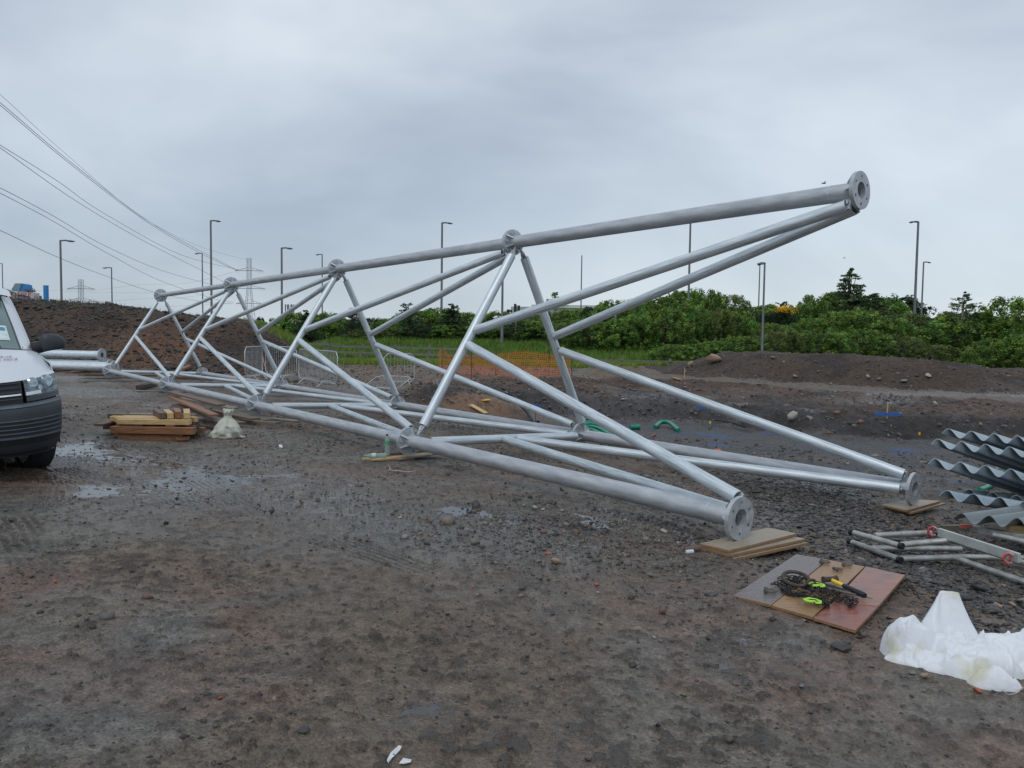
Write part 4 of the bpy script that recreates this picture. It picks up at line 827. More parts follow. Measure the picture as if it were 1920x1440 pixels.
    for sg in (-1, 1):
        patch('windscreen_edge', 12.95, 16., .845 * sg, .885 * sg, mat('grey_rubber', (.10, .11, .12), .5), 8, 3, .010)
        MB().add([(sg * .806, 1.75, 1.30), (sg * .806, 2.75, 1.30), (sg * .722, 2.75, 1.72), (sg * .722, 2.15, 1.72)], [(0, 1, 2, 3) if sg > 0 else (3, 2, 1, 0)]).build('side_window', glass_d, van, local=True)
    patch('bumper', 0., 5.6, -1., 1., bump_m, 14, 48, .012)
    for (a, b, t) in ((1.35, 1.75, 1), (2.2, 3.1, .985), (.3, .55, .93)):
        patch('lower_intake', a, b, -.9 * t, .98 * t, black, 4, 40, .020)
    for v in (2.2, 2.5, 2.8, 3.1): patch('intake_slat', v, v + .07, -.9, .975, mat('slat_edge_plastic', (.11, .13, .15), .35), 1, 40, .028)
    patch('bumper_lip', 1.82, 1.98, -.96, .985, mat('bumper_sheen_plastic', (.13, .16, .18), .35), 1, 40, .026)
    patch('bumper_ledge', 4.6, 5.6, -.99, .99, mat('bumper_ledge_plastic', (.12, .15, .175), .35), 3, 40, .02)
    patch('grille', 5.75, 8.9, -.635, .635, black, 6, 30, .004)
    for v in (6.35, 7.0, 7.45, 7.9, 8.35): patch('grille_slat', v, v + .14, -.62, .62, mat('grille_slat_plastic', (.035, .04, .048), .35), 1, 30, .016)
    patch('chrome_strip', 6.72, 6.88, -.62, .615, chrome, 1, 30, .022)
    lens = mat('headlight_lens', (.22, .27, .30), .08, .45, vs=20, col2=(.04, .055, .065), bump=.15, bs=22, spec=.8)
    for sg in (-1, 1):
        h = patch('headlight', (lambda q: 6.05 + .55 * (1 - q)) if sg > 0 else (lambda q: 6.05 + .55 * (1 - q)), (lambda q: 8.92 + 0 * q), .655 * sg, .985 * sg, lens, 8, 12, .014)
        patch('daytime_strip', 6.62, 6.95, .66 * sg, .80 * sg, chrome, 2, 8, .022, h)
        patch('lamp_base', 6.0, 6.5, .66 * sg, .98 * sg, mat('lamp_base_dark', (.04, .045, .05), .2), 2, 10, .02, h)
        for (tt, vv, r) in ((.74, 7.75, .055), (.875, 7.6, .07), (.80, 7.2, .03)):
            c = S_(vv, tt * sg); d_ = Vector((sg * .35, -1, .1)).normalized(); MB().tube([c + d_ * .012, c + d_ * .028], [r, r * .75], 20).build('reflector', mat('lamp_reflector', (.55, .62, .66), .1, .9, vs=25, col2=(.22, .27, .30)), h, local=True)
        mr = MB(); c = Vector((sg * .995, 1.22, 1.30))
        prof = [(-.13, .0), (-.12, .055), (-.07, .085), (0, .10), (.06, .098), (.10, .07), (.115, .02)]
        pts = [c + Vector((sg * -.02, q[0] * 0 , 0)) for q in prof]
        bmn = bmesh.new(); bmesh.ops.create_uvsphere(bmn, u_segments=24, v_segments=14, radius=1)
        for v in bmn.verts:
            q = v.co; q.x = math.copysign(abs(q.x) ** .75, q.x); q.z = math.copysign(abs(q.z) ** .7, q.z); q.z = max(q.z, -.72 + .12 * q.x * sg); v.co = Vector((c.x + q.x * .125, c.y + q.y * .075, c.z + q.z * .098 * (1.05 - .18 * q.x * sg)))
        me = bpy.data.meshes.new('mirror_housing'); bmn.to_mesh(me); bmn.free(); me.materials.append(bump_m); me.polygons.foreach_set('use_smooth', [True] * len(me.polygons))
        mo = link('wing_mirror', me, van); MB().tube([(sg * .80, 1.24, 1.24), (sg * .93, 1.24, 1.27)], [.07, .06], 10).build('mirror_arm', black, mo, local=True)
        MB().box((c.x, c.y + .07, c.z), (.2, .012, .15)).build('mirror_glass', chrome, mo, local=True)
        for wy in (.92, 3.95):
            arc = [(sg * xx, wy + .40 * math.cos(PI * q / 14), .30 + .42 * math.sin(PI * q / 14)) for xx in (.95, .9585) for q in range(15)]; MB().add(arc, [tuple(range(15)), tuple(reversed(range(15, 30)))] + [(q + 1, q, q + 15, q + 16) for q in range(14)]).build('wheel_arch', black, van, local=True)
            wh = thing('wheel', None, None, (sg * (.76 if wy < 1 else .865), wy, .335), 0); wh.parent = van; wh.rotation_euler = (0, 0, .22 if wy < 1 else 0)
            V = [(-.115, .27), (-.118, .31), (-.10, .335), (0, .34), (.10, .335), (.118, .31), (.115, .27)]
            n = 40; P = [(x_, r * math.cos(2 * PI * k / n), r * math.sin(2 * PI * k / n)) for x_, r in V for k in range(n)]
            MB().add(P, [(i * n + k, i * n + (k + 1) % n, (i + 1) * n + (k + 1) % n, (i + 1) * n + k) for i in range(6) for k in range(n)], True).build('tyre', rubber, wh, local=True)
            MB().tube([(-.10, 0, 0), (.10, 0, 0)], .272, 28).build('rim', mat('wheel_rim_grey', (.3, .31, .32), .4, .6), wh, local=True)
            MB().tube([(sg * .10, 0, 0), (sg * .112, 0, 0)], .08, 20).build('hub_cap', black, wh, local=True)
    for (a, b) in (((.62, 13.02), (.02, 12.86)), ((-.1, 13.02), (-.66, 12.86))):
        MB().tube([S_(a[1], a[0]) + Vector((0, -.03, .01)), S_(b[1] + .1, b[0]) + Vector((0, -.035, .02))], .011, 6).build('wiper', black, van, local=True)
    # windscreen sticker
    st = patch('permit_sticker', 13.35, 14.0, .64, .76, mat('sticker_white', (.62, .74, .72), .3), 2, 2, .010, th_=.002)
    patch('sticker_logo', 13.78, 13.92, .665, .735, mat('sticker_blue', (.05, .25, .50), .3), 1, 2, .014, st, th_=.002)
    # bonnet lettering: ".co.uk" over "Truck Hire", and the tail of the blue swoosh
    def letter(txt, mt, v, t, size, nm):
        cu = bpy.data.curves.new(nm, 'FONT'); cu.body = txt; cu.size = size; cu.extrude = .0008; cu.shear = .3; cu.space_character = 1.05
        to = bpy.data.objects.new(nm, cu); me = bpy.data.meshes.new_from_object(to); bpy.data.objects.remove(to)
        me.materials.clear(); me.materials.append(mt)
        for q in me.vertices:                                  # lay the letters on the curved bonnet
            tt = t + q.co.x / .9; vv = v + q.co.y / .36 * 1.0; p = S_(vv, tt); q.co = p + Vector((0, -.006, .010 + q.co.z))
        return link(nm, me, van)
    letter('.co.uk', mat('lettering_blue', (.08, .10, .34), .4), 11.28, .49, .062, 'bonnet_web_lettering')
    letter('Truck Hire', mat('lettering_red', (.50, .07, .08), .4), 11.02, .335, .070, 'bonnet_hire_lettering')
    sw = MB(); P = []
    for k in range(13):
        a = k / 12; tt = .20 + .22 * a; P.append(S_(11.42 + .34 * math.sin(a * PI * .75 + .3), tt) + Vector((0, -.01, .014)))
    sw.tube(P, [.004 + .010 * math.sin(PI * (k + 1) / 14) for k in range(13)], 6); P = [S_(11.30 + .10 * math.sin(k / 8 * PI), .22 + .21 * k / 8) + Vector((0, -.01, .014)) for k in range(9)]; sw.tube(P, .007, 6)
    sw.build('blue_swoosh', mat('lettering_blue', (.08, .10, .34), .4), van, local=True)
make_van()

# ------------------------------------------------------------------ stones
ico = bmesh.new(); bmesh.ops.create_icosphere(ico, subdivisions=1, radius=1); icoV = np.array([v.co[:] for v in ico.verts]); icoF = np.array([[v.index for v in f.verts] for f in ico.faces]); ico.free()
ico2 = bmesh.new(); bmesh.ops.create_icosphere(ico2, subdivisions=2, radius=1); ico2V = np.array([v.co[:] for v in ico2.verts]); ico2F = np.array([[v.index for v in f.verts] for f in ico2.faces]); ico2.free()
stone_m = mat('stones', (1, 1, 1), .6, var=.12, vs=30, attr='Col', bump=.3, bs=60, rvar=.15)
def scatter(name, xs, ys, size, flat, cols, sink=.35, mt=stone_m):
    n = len(xs); V = np.repeat(icoV[None], n, 0); V = V * (1 + rng.uniform(-.32, .32, (n, 12, 1)))
    sc_ = np.stack([size * rng.uniform(.7, 1.5, n), size * rng.uniform(.6, 1.1, n), size * flat], -1); V = V * sc_[:, None, :]
    a = rng.uniform(0, 2 * PI, n); b = rng.normal(0, .3, n); cz, sz, cb, sb_ = np.cos(a), np.sin(a), np.cos(b), np.sin(b)
    X_ = V[..., 0] * cb[:, None] + V[..., 2] * sb_[:, None]; Z_ = -V[..., 0] * sb_[:, None] + V[..., 2] * cb[:, None]; Y_ = V[..., 1]
    V = np.stack([X_ * cz[:, None] - Y_ * sz[:, None], X_ * sz[:, None] + Y_ * cz[:, None], Z_], -1)
    V[..., 0] += xs[:, None]; V[..., 1] += ys[:, None]; V[..., 2] += (H(xs, ys) + size * flat * (1 - 2 * sink))[:, None]
    Fc = (icoF[None] + (np.arange(n) * 12)[:, None, None]).reshape(-1, 3); me = fast(name, V.reshape(-1, 3), Fc, mt); vcol(me, 'Col', np.repeat(cols, 12, 0))
    return tag(link(name, me), kind='stuff')
PAL = np.array([(.12, .11, .10), (.09, .082, .078), (.16, .135, .11), (.05, .047, .046), (.22, .20, .17), (.20, .11, .075), (.30, .27, .23), (.11, .085, .075)])
def pal(n, p): p = np.array(p, float); c = PAL[rng.choice(len(PAL), n, p=p / p.sum())]; return c * rng.uniform(.75, 1.25, (n, 1))
def wedge(n, r0, r1, a0, a1, pw=.5): 
    r = r0 + (r1 - r0) * rng.random(n) ** pw; a = np.radians(rng.uniform(a0, a1, n)); return r * np.sin(a), r * np.cos(a)
xs, ys = wedge(8000, 2.3, 24, -36, 37, .75); k = (Hm(xs, ys) > -.4) & (rng.random(len(xs)) < .25 + .75 * sm(-.2, .4, fbm(xs, ys, 1.2, 3, 301)) * (1 - .5 * wetness(xs, ys))); xs, ys = xs[k], ys[k]
scatter('small_stones', xs, ys, rng.lognormal(-4.75, .45, len(xs)), rng.uniform(.35, .8, len(xs)), pal(len(xs), (5, 6, 2, 8, .8, .8, .5, 4)))
octV = np.array([(1, 0, 0), (0, 1, 0), (-1, 0, 0), (0, -1, 0), (0, 0, 1), (0, 0, -1)], float); octF = np.array([(0, 1, 4), (1, 2, 4), (2, 3, 4), (3, 0, 4), (1, 0, 5), (2, 1, 5), (3, 2, 5), (0, 3, 5)])
def crumbs(name, xs, ys, size, cols):
    n = len(xs); V = octV[None] * (1 + rng.uniform(-.4, .4, (n, 6, 1))) * np.stack([size, size * rng.uniform(.7, 1, n), size * rng.uniform(.4, .8, n)], -1)[:, None]
    a = rng.uniform(0, 6.28, n)[:, None]; V = np.stack([V[..., 0] * np.cos(a) - V[..., 1] * np.sin(a) + xs[:, None], V[..., 0] * np.sin(a) + V[..., 1] * np.cos(a) + ys[:, None], V[..., 2] + (H(xs, ys) + size * .1)[:, None]], -1)
    me = fast(name, V.reshape(-1, 3), (octF[None] + (np.arange(n) * 6)[:, None, None]).reshape(-1, 3), stone_m); vcol(me, 'Col', np.repeat(cols, 6, 0)); return tag(link(name, me), kind='stuff')
xs, ys = wedge(60000, 2.3, 17, -35, 36, .8); k = (Hm(xs, ys) > -.4) & (rng.random(len(xs)) < .12 + .88 * sm(-.1, .4, fbm(xs, ys, .6, 4, 41)) * (1 - .6 * wetness(xs, ys))); xs, ys = xs[k], ys[k]
crumbs('mud_crumbs', xs, ys, rng.lognormal(-5.05, .5, len(xs)) * (.6 + .08 * np.hypot(xs, ys)), pal(len(xs), (6, 7, .6, 8, .15, .4, .05, 5)) * .95)
c0 = on_ground(1130, 1010); n = 2600; xs = c0[0] + rng.normal(0, .85, n) + .0; ys = c0[1] + rng.normal(0, .75, n)
scatter('rubble_stones', xs, ys, rng.lognormal(-4.65, .5, n), rng.uniform(.4, .8, n), pal(n, (4, 5, 5, 3, 1.4, 1.2, .8, 4)))
n = 9000; a_ = rng.random(n); P0, P1 = on_ground(1480, 905)[:2], on_ground(1930, 1190)[:2]; xs = P0[0] + (P1[0] - P0[0]) * a_ + rng.normal(0, .55, n); ys = P0[1] + (P1[1] - P0[1]) * a_ + rng.normal(0, .55, n)
k = np.ones(n, bool)
for (cx, cy, r) in PADS[:2] + PADS[3:4]: k &= np.hypot(xs - cx, ys - cy) > r * .8
xs, ys = xs[k], ys[k]; n = len(xs)
scatter('shale_flakes', xs, ys, rng.lognormal(-4.0, .42, n), rng.uniform(.18, .4, n), pal(n, (1.5, 3, .4, 9, .25, .1, .15, 1)) * .8, mt=mat('wet_shale', (1, 1, 1), .34, var=.1, vs=30, attr='Col', rvar=.1))
n = 2500; xs, ys = wedge(n, 11, 19.5, 6, 38, 1); k = Hm(xs, ys) < ip(xs, [(0, -.3), (4, -.45), (8, -.5)]); xs, ys = xs[k], ys[k]; scatter('pit_gravel', xs, ys, rng.lognormal(-3.7, .4, len(xs)), rng.uniform(.4, .8, len(xs)), pal(len(xs), (4, 5, 1, 5, 1, .4, .8, 1)))
n = 6500; xs = rng.uniform(-3, 22, n); ys = ip(xs, FOOT) - .5 + (ip(xs, CREST) + .3 - ip(xs, FOOT)) * rng.random(n)
scatter('bank_stones', xs, ys, np.minimum(rng.lognormal(-3.95, .6, n), .09), rng.uniform(.4, .9, n), pal(n, (4, 4, 4, 3, 1.4, 1.5, .5, 5)))
n = 4200; xs = rng.uniform(6.8, 24, n); ys = ip(xs, [(5, 33), (6.8, 32), (10, 30.7), (12.6, 28.6), (16, 25.6), (30, 23)]) + 4.2 * rng.random(n) ** 1.3 - .2
scatter('mound_stones', xs, ys, rng.lognormal(-3.95, .5, n), rng.uniform(.4, .9, n), pal(n, (4, 5, 3, 4, .8, .8, .3, 5)))
n = 9000; xs = rng.uniform(-26, -9, n); ys = 27.2 + 9.5 * rng.random(n)
scatter('spoil_heap_lumps', xs, ys, np.minimum(rng.lognormal(-3.55, .6, n), .13), rng.uniform(.4, .8, n), pal(n, (3, 4, 1.2, 9, .5, .6, .15, 4)) * .55)
n = 2500; xs = rng.uniform(-9, 3, n); ys = rng.uniform(24, 37, n); scatter('rough_ground_lumps', xs, ys, rng.lognormal(-3.7, .5, n), rng.uniform(.4, .8, n), pal(n, (4, 4, 2, 6, .6, .5, .3, 3)) * .7)

ROCKV = []
for k in range(5):
    r_n = np.random.default_rng(k + 50); v = ico2V.copy(); v = v * (1 + .30 * (r_n.random((len(v), 1)) - .5))
    for q in range(12): nrm_ = r_n.normal(0, 1, 3); nrm_ /= np.linalg.norm(nrm_); dd2 = v @ nrm_; v = v - np.clip(dd2 - r_n.uniform(.38, .62), 0, 9)[:, None] * nrm_
    ROCKV.append(v)
def rock(px, py, wpx, hr, col, label, name='rock', cat='rock', grp=None, k=None):
    p = G(px, py); dep = math.hypot(p[0], p[1]); s = wpx / FPX * dep * .6; v = ROCKV[(k if k is not None else int(px + py)) % 5] * np.array([s, s * .8, s * hr])
    m_ = mat('rock_%s' % col, {'dark': (.045, .043, .042), 'grey': (.16, .155, .15), 'brown': (.15, .09, .065), 'tan': (.34, .24, .17), 'red': (.42, .10, .05), 'pale': (.36, .33, .29), 'green': (.16, .17, .13)}[col], .55, var=.25, vs=25, bump=.4, bs=60, rvar=.15)
    o = link(name, fast(name, v, ico2F, m_), loc=(p[0], p[1], p[2] + s * hr * .6)); o.rotation_euler = (0, 0, (px * 7 % 6)); return tag(o, label, cat, grp)
RK = [(1243, 1143, 26, .75, 'brown', 'angular brown rock, the largest stone left of the tool boards'), (570, 1373, 32, .4, 'dark', 'flat black stone near the bottom left of the picture'), (875, 1337, 18, .6, 'dark', 'black lump near the bottom centre beside a small puddle'),
      (510, 966, 15, .8, 'dark', 'black stone standing just below the big puddles'), (311, 985, 17, .45, 'dark', 'dark flat stone below the tyre tracks'), (688, 1020, 9, .8, 'dark', 'small dark stone below the right end of the puddles'), (593, 1027, 12, .5, 'dark', 'dark chip left of a small dark stone in mid yard'),
      (104, 1096, 9, .7, 'red', 'small orange-red brick chip in the left foreground'), (412, 1310, 12, .5, 'red', 'flat red brick chip lying in the lower left mud'), (888, 1108, 9, .8, 'red', 'little red brick bit in the centre foreground'), (1027, 1042, 14, .6, 'red', 'orange brick fragment below the long tower leg'), (1120, 1098, 14, .6, 'red', 'red brick fragment in the middle of the yard'),
      (1040, 1060, 26, .5, 'tan', 'mottled tan stone just below the orange brick fragment'), (1125, 1162, 13, .5, 'tan', 'pinkish tan chip left of the big brown rock'), (1244, 999, 20, .55, 'pale', 'pale stone under the near end of the tower leg'), (1212, 1012, 17, .6, 'grey', 'grey stone left of the pale stone under the tower'), (1053, 961, 13, .45, 'pale', 'pale flat stone beneath the tower leg'), (1003, 957, 14, .6, 'pale', 'whitish chunk beneath the middle of the near leg'), (1019, 959, 11, .5, 'pale', 'smaller whitish chip right of the whitish chunk'),
      (1226, 1193, 11, .7, 'pale', 'white pebble in the right foreground'), (1238, 1201, 14, .6, 'grey', 'smooth grey pebble beside the white pebble'), (1188, 1244, 20, .6, 'dark', 'dark broken stone in the centre right foreground'), (1280, 1295, 17, .4, 'green', 'flat greenish stone in the lower right foreground'), (1233, 1364, 13, .8, 'dark', 'dark brown cube-like stone in the lower right'), (1332, 1393, 12, .7, 'brown', 'brown pebble near the lower right edge'), (1582, 1221, 46, .35, 'dark', 'long dark flat rock left of the white bulk bag'), (1733, 1283, 24, .5, 'tan', 'tan curled stone just below the bulk bag'), (1680, 1245, 9, .8, 'tan', 'small yellow pebble at the left of the bulk bag'), (1832, 1305, 20, .4, 'red', 'red brick shard below the bulk bag'),
      (1710, 1268, 16, .6, 'grey', 'round grey pebble below the left of the bulk bag'), (1868, 1140, 18, .6, 'tan', 'tan cobble on the shale above the bulk bag'), (1897, 1138, 17, .5, 'tan', 'right-hand tan cobble on the shale above the bulk bag'), (1290, 980, 10, .6, 'dark', 'small dark stone in front of the nearest flange'), (1100, 1420, 18, .4, 'dark', 'dark clod at the bottom edge'), (955, 1405, 16, .5, 'dark', 'black clod at the bottom edge left of centre'),
      (1335, 682, 34, .55, 'tan', 'large tan boulder at the left tip of the far mound'), (1295, 691, 22, .6, 'tan', 'rounded tan boulder left of the far mound'), (1448, 676, 12, .5, 'grey', 'grey slab high on the far mound'), (1627, 713, 11, .7, 'pale', 'pale boulder at the foot of the far mound'), (1648, 716, 12, .7, 'grey', 'grey boulder at the foot of the far mound'), (1697, 718, 15, .45, 'grey', 'flat boulder at the foot of the far mound right'), (1741, 711, 15, .5, 'pale', 'pale slab on the right of the far mound'), (1490, 707, 12, .5, 'tan', 'tan stone at the foot of the far mound'),
      (1753, 762, 13, .7, 'pale', 'white stone on the pit bank'), (1838, 804, 8, .9, 'tan', 'orange stone low on the pit bank'), (1475, 763, 14, .6, 'brown', 'reddish lump on the pit bank'), (1168, 756, 14, .4, 'pale', 'pale scrap of rock on the pit bank behind the tower'), (20, 980, 14, .5, 'dark', 'black stone at the far left edge of the yard'), (1505, 1290, 12, .6, 'grey', 'lone grey pebble below the tool boards')]
for r in RK: rock(*r)
# ------------------------------------------------------------------ lamp columns
def lamp(px, ytop, d, side, r, label, arm=1.1, ybase=None, tall=True):
    top = at_y(px, ytop, d); zb = float(Hm(top[0], top[1])) ; h = top[2] - zb
    o = thing('street_lamp', label, 'street lamp', (top[0], top[1], zb - .1), 0, 'street lamp columns along the roads')
    MB().tube([(0, 0, 0), (0, 0, h * .18), (0, 0, h * .19), (0, 0, h)], [r * .95, r * .92, r * .8, r * .6], 10).build('column', galvd, o, local=True)
    if side:
        MB().tube([(0, 0, h - .03), (side * arm * .5, 0, h + .0)], r * .5, 8).build('arm', galvd, o, local=True)
        x0 = side * arm * .45; mb = MB(); mb.tube([(x0, 0, h - .02), (x0 + side * .25, 0, h - .05), (x0 + side * .55 * arm, 0, h - .08), (x0 + side * .75 * arm, 0, h - .07)], [.04, .075, .065, .02], 8); mb.build('lamp_head', mat('lamp_head_dark', (.07, .075, .08), .5), o, local=True)
    return o
LP = [(4, 492, 80, -1, .07, 'lamp column cut by the left edge above the white van', .7), (113, 448, 62, 1, .12, 'lamp column with its head to the right, above the blue tower behind the heap', .95), (209, 500, 95, -1, .11, 'lamp column between the two pylons over the left heap', .9), (379, 473, 90, -1, .10, 'thin lamp column just left of the tallest left lamp column', .7), (395, 411, 66, 1, .12, 'tallest lamp column on the left, seen through the far end of the tower', .7),
      (528, 462, 64, 1, .12, 'lamp column standing on the verge right of the large pylon', .75), (604, 475, 90, -1, .10, 'thin lamp column seen between two tower joints', .6), (829, 415, 68, 1, .13, 'tall lamp column above the hedge left of the tower joint', .75), (943, 470, 56, 0, .11, 'lamp column behind the crossing tower braces', 0), (1091, 477, 90, 0, .10, 'headless thin pole above the white warehouse', 0), (1295, 405, 62, 0, .12, 'pole hidden at the top by the upper tower leg', 0),
      (1425, 490, 72, 1, .08, 'thin lamp column just left of the nearer one over the far mound', .45), (1434, 491, 47, -1, .085, 'nearer lamp column behind the crest of the far mound', .35), (1722, 413, 62, -1, .13, 'tallest lamp column on the right by the bridge railing', .6), (1732, 489, 78, 1, .11, 'shorter lamp column right of the tallest right one', .6)]
for a in LP: lamp(a[0], a[1], a[2], a[3], a[4], a[5], a[6] or 1)
o = lamp(278, 582, 190, 1, .09, 'tiny distant lamp column over the left heap')

# ------------------------------------------------------------------ pylons and power lines
def pylon_at(px, ytop, d, arms, label):
    top = at_y(px, ytop, d); zb = -8.; Ht = top[2] - zb; o = thing('electricity_pylon', label, 'pylon', (top[0], top[1], zb))
    k = d / FPX
    hw = lambda z: max(.9 * k / .32 * 2.2, 0) if z > Ht - arms[0][0] * k else (2.3 * k / .32 * 1.0 + (Ht - arms[0][0] * k - z) * .072)
    r = .085 * d / 480
    zs = list(np.linspace(0, Ht - arms[0][0] * k, 12)) + list(np.linspace(Ht - arms[0][0] * k, Ht, 4))[1:]
    hwv = [max(3.0 * k, 3.2 * k + max(0, (Ht - arms[1][0] * k - z)) * .085) for z in zs]
    legs = MB()
    for sx_ in (-1, 1):
        for sy_ in (-1, 1): legs.tube([(sx_ * w_, sy_ * w_, z) for z, w_ in zip(zs, hwv)], r * 1.5, 4, smooth=False)
    legs.build('corner_legs', pylon, o, local=True)
    lat = MB()
    for i in range(len(zs) - 1):
        a, b, w0, w1 = zs[i], zs[i + 1], hwv[i], hwv[i + 1]
        for sy_ in (-1, 1):
            lat.tube([(-w0, sy_ * w0, a), (w1, sy_ * w1, b)], r * .5, 3).tube([(w0, sy_ * w0, a), (-w1, sy_ * w1, b)], r * .5, 3)
            lat.tube([(sy_ * w0, -w0, a), (sy_ * w1, w1, b)], r * .5, 3); lat.tube([(-w1, sy_ * w1, b), (w1, sy_ * w1, b)], r * .5, 3)
    lo = lat.build('lattice', pylon, o, local=True); lo['kind'] = 'stuff'
    for (dz, half) in arms:
        z = Ht - dz * k; L_ = half * k
        am = MB()
        for sg in (-1, 1):
            am.tube([(0, 0, z), (sg * L_, 0, z - .5 * k)], r * 2.6, 4).tube([(sg * 3 * k, 0, z + 5.5 * k), (sg * L_, 0, z - .5 * k)], r * 1.8, 4)
            for q in (.3, .55, .8): am.tube([(sg * L_ * q, 0, z), (sg * (3 * k + (L_ - 3 * k) * (q - .1)), 0, z + 5.5 * k * (1 - q + .1))], r * .7, 3)
            am.tube([(sg * L_ * .98, 0, z - .5 * k), (sg * L_ * .98, 0, z - 3.0 * k)], r * .8, 4).tube([(sg * L_ * .98 , 0, z - 3 * k), (sg * L_ * .78, 0, z - 5 * k), (sg * L_ * .62, 0, z - 1 * k)], r * .5, 3)
        am.build('cross_arm', pylon, o, local=True)
    return o
pylon_at(151.5, 524, 620, [(17, 26), (40, 32), (62, 26)], 'distant electricity pylon over the left spoil heap')
pylon_at(467, 484, 470, [(23, 26), (56, 30), (84, 25)], 'larger electricity pylon seen behind the far tower panels')
wirem = mat('wire_grey', (.16, .18, .21), .7)
def wire(pts, r, label, grp='overhead power lines'):
    P = [Vector(at_d(a, b, d)) for a, b, d in pts]; Q = []
    for i in range(len(P) - 1):           # smooth through the points
        p0, p1, p2, p3 = P[max(i - 1, 0)], P[i], P[i + 1], P[min(i + 2, len(P) - 1)]
        for k in range(6): t = k / 6; Q.append(.5 * ((2 * p1) + (p2 - p0) * t + (2 * p0 - 5 * p1 + 4 * p2 - p3) * t * t + (3 * p1 - p0 - 3 * p2 + p3) * t ** 3))
    Q.append(P[-1]); rs = [r * (.55 + .45 * (q.y / 470)) * 1. for q in Q]; o = MB().tube(Q, rs, 4, smooth=False).build('power_line', wirem); recentre(o); return tag(o, label, 'power line', grp)
WR = [([(-60, 132, 130), (0, 177, 150), (125, 290, 210), (270, 410, 310), (380, 464, 400), (462, 487, 470)], .05, 'uppermost thin earth wire running to the large pylon'),
      ([(-60, 145, 130), (0, 192, 150), (140, 310, 210), (280, 416, 310), (380, 473, 400), (444, 506, 470)], .085, 'upper conductor from the left edge, left of its twin'),
      ([(-60, 150, 135), (0, 197, 155), (140, 314, 215), (280, 419, 315), (380, 477, 405), (446, 508, 472)], .085, 'twin of the upper conductor, a hair below it'),
      ([(-60, 237, 130), (0, 272, 150), (110, 341, 210), (200, 403, 280), (340, 478, 400), (448, 506, 470)], .085, 'second-row conductor from the left edge, upper strand'),
      ([(-60, 241, 132), (0, 277, 152), (146, 379, 220), (270, 452, 310), (380, 508, 400), (438, 538, 470)], .085, 'second-row conductor from the left edge, lower strand'),
      ([(-60, 325, 130), (0, 352, 150), (100, 405, 210), (197, 461, 280), (300, 506, 380), (395, 533, 450), (440, 540, 470)], .085, 'third-row conductor from the left edge, upper strand'),
      ([(-60, 335, 130), (0, 362, 150), (100, 415, 210), (200, 474, 280), (300, 526, 380), (400, 560, 450), (438, 567, 470)], .085, 'third-row conductor from the left edge, lower strand'),
      ([(-60, 410, 130), (0, 432, 150), (110, 483, 210), (200, 518, 300), (290, 548, 400), (380, 566, 460), (436, 570, 470)], .085, 'lowest conductor sweeping in from the left edge')]
for a in WR: wire(*a)
for k, (y0, y1) in enumerate(((542, 510), (546, 536), (565, 540), (568, 568))):
    wire([(120 if 1 else 0, y0 + 1, 620), (178, y0 + 2, 620), (260, (y0 + y1) / 2 + 8, 570), (350, (y0 + y1) / 2 + 5, 520), (438, y1, 470)], .05, ['faint line between the two pylons from the top arms', 'second faint line between the two pylons', 'third faint line between the two pylons from the lower arms', 'lowest faint line between the two pylons'][k])
wire([(-40, 540, 640), (70, 545, 630), (120, 543, 620)], .05, 'faint line leading left from the distant pylon'); wire([(-40, 566, 640), (70, 567, 630), (120, 565, 620)], .05, 'lower faint line leading left from the distant pylon')

# ------------------------------------------------------------------ buildings and towers far away
def far_box(px0, px1, y0, y1, d, dep):        # building shell between two picture columns, at distance d
    a, b = at_y(px0, y1, d), at_y(px1, y0, d); return a[0], b[0], a[2], b[2]
wshed = mat('white_cladding', (.55, .56, .52), .6, var=.06, vs=.3); blu = mat('bright_blue_cladding', (.04, .22, .52), .5, var=.1, vs=.5); pblu = mat('weathered_blue_roof', (.16, .30, .36), .5); dgrn = mat('dark_green_trim', (.06, .10, .09), .5)
b1 = at_y(30, 600, 175); sh = thing('white_shed', 'white shed with dark trim and red sign lettering at the far left above the heap', 'shed', (at_y(12, 600, 175)[0], 175, 0))
k = 175 / FPX
def Q(px, py, y=175): p = at_y(px, py, y); return (p[0], y, p[2])
mb = MB(); front = [Q(-40, 590), Q(29, 590), Q(29, 549), Q(7, 541), Q(-40, 548)]; back = [(p[0], p[1] + 1.5, p[2]) for p in front]; n = 5
mb.add(front + back, [tuple(range(n)), tuple(reversed(range(n, 2 * n)))] + [((i + 1) % n, i, i + n, (i + 1) % n + n) for i in range(n)]); mb.build('front_wall', wshed, sh)
mb = MB(); front = [Q(29.5, 590, 176), Q(64, 590, 176), Q(64, 549, 176), Q(29.5, 546, 176)]; back = [(p[0], p[1] + 2, p[2]) for p in front]; n = 4
mb.add(front + back, [tuple(range(n)), tuple(reversed(range(n, 2 * n)))] + [((i + 1) % n, i, i + n, (i + 1) % n + n) for i in range(n)]); mb.build('side_wing', mat('pink_cladding', (.56, .50, .46), .6, var=.06, vs=.3), sh)
MB().tube([Q(-40, 547, 174.6), Q(7, 541, 174.6), Q(29, 548.5, 174.6), Q(29.5, 565, 174.6)], .12, 4, smooth=False).build('dark_gutter', dgrn, sh)
MB().beam(Q(32, 553, 175.8), Q(46, 554, 175.8), .1, .3).beam(Q(42, 555.5, 175.8), Q(55, 555.5, 175.8), .1, .2).build('window_strip', dgrn, sh)
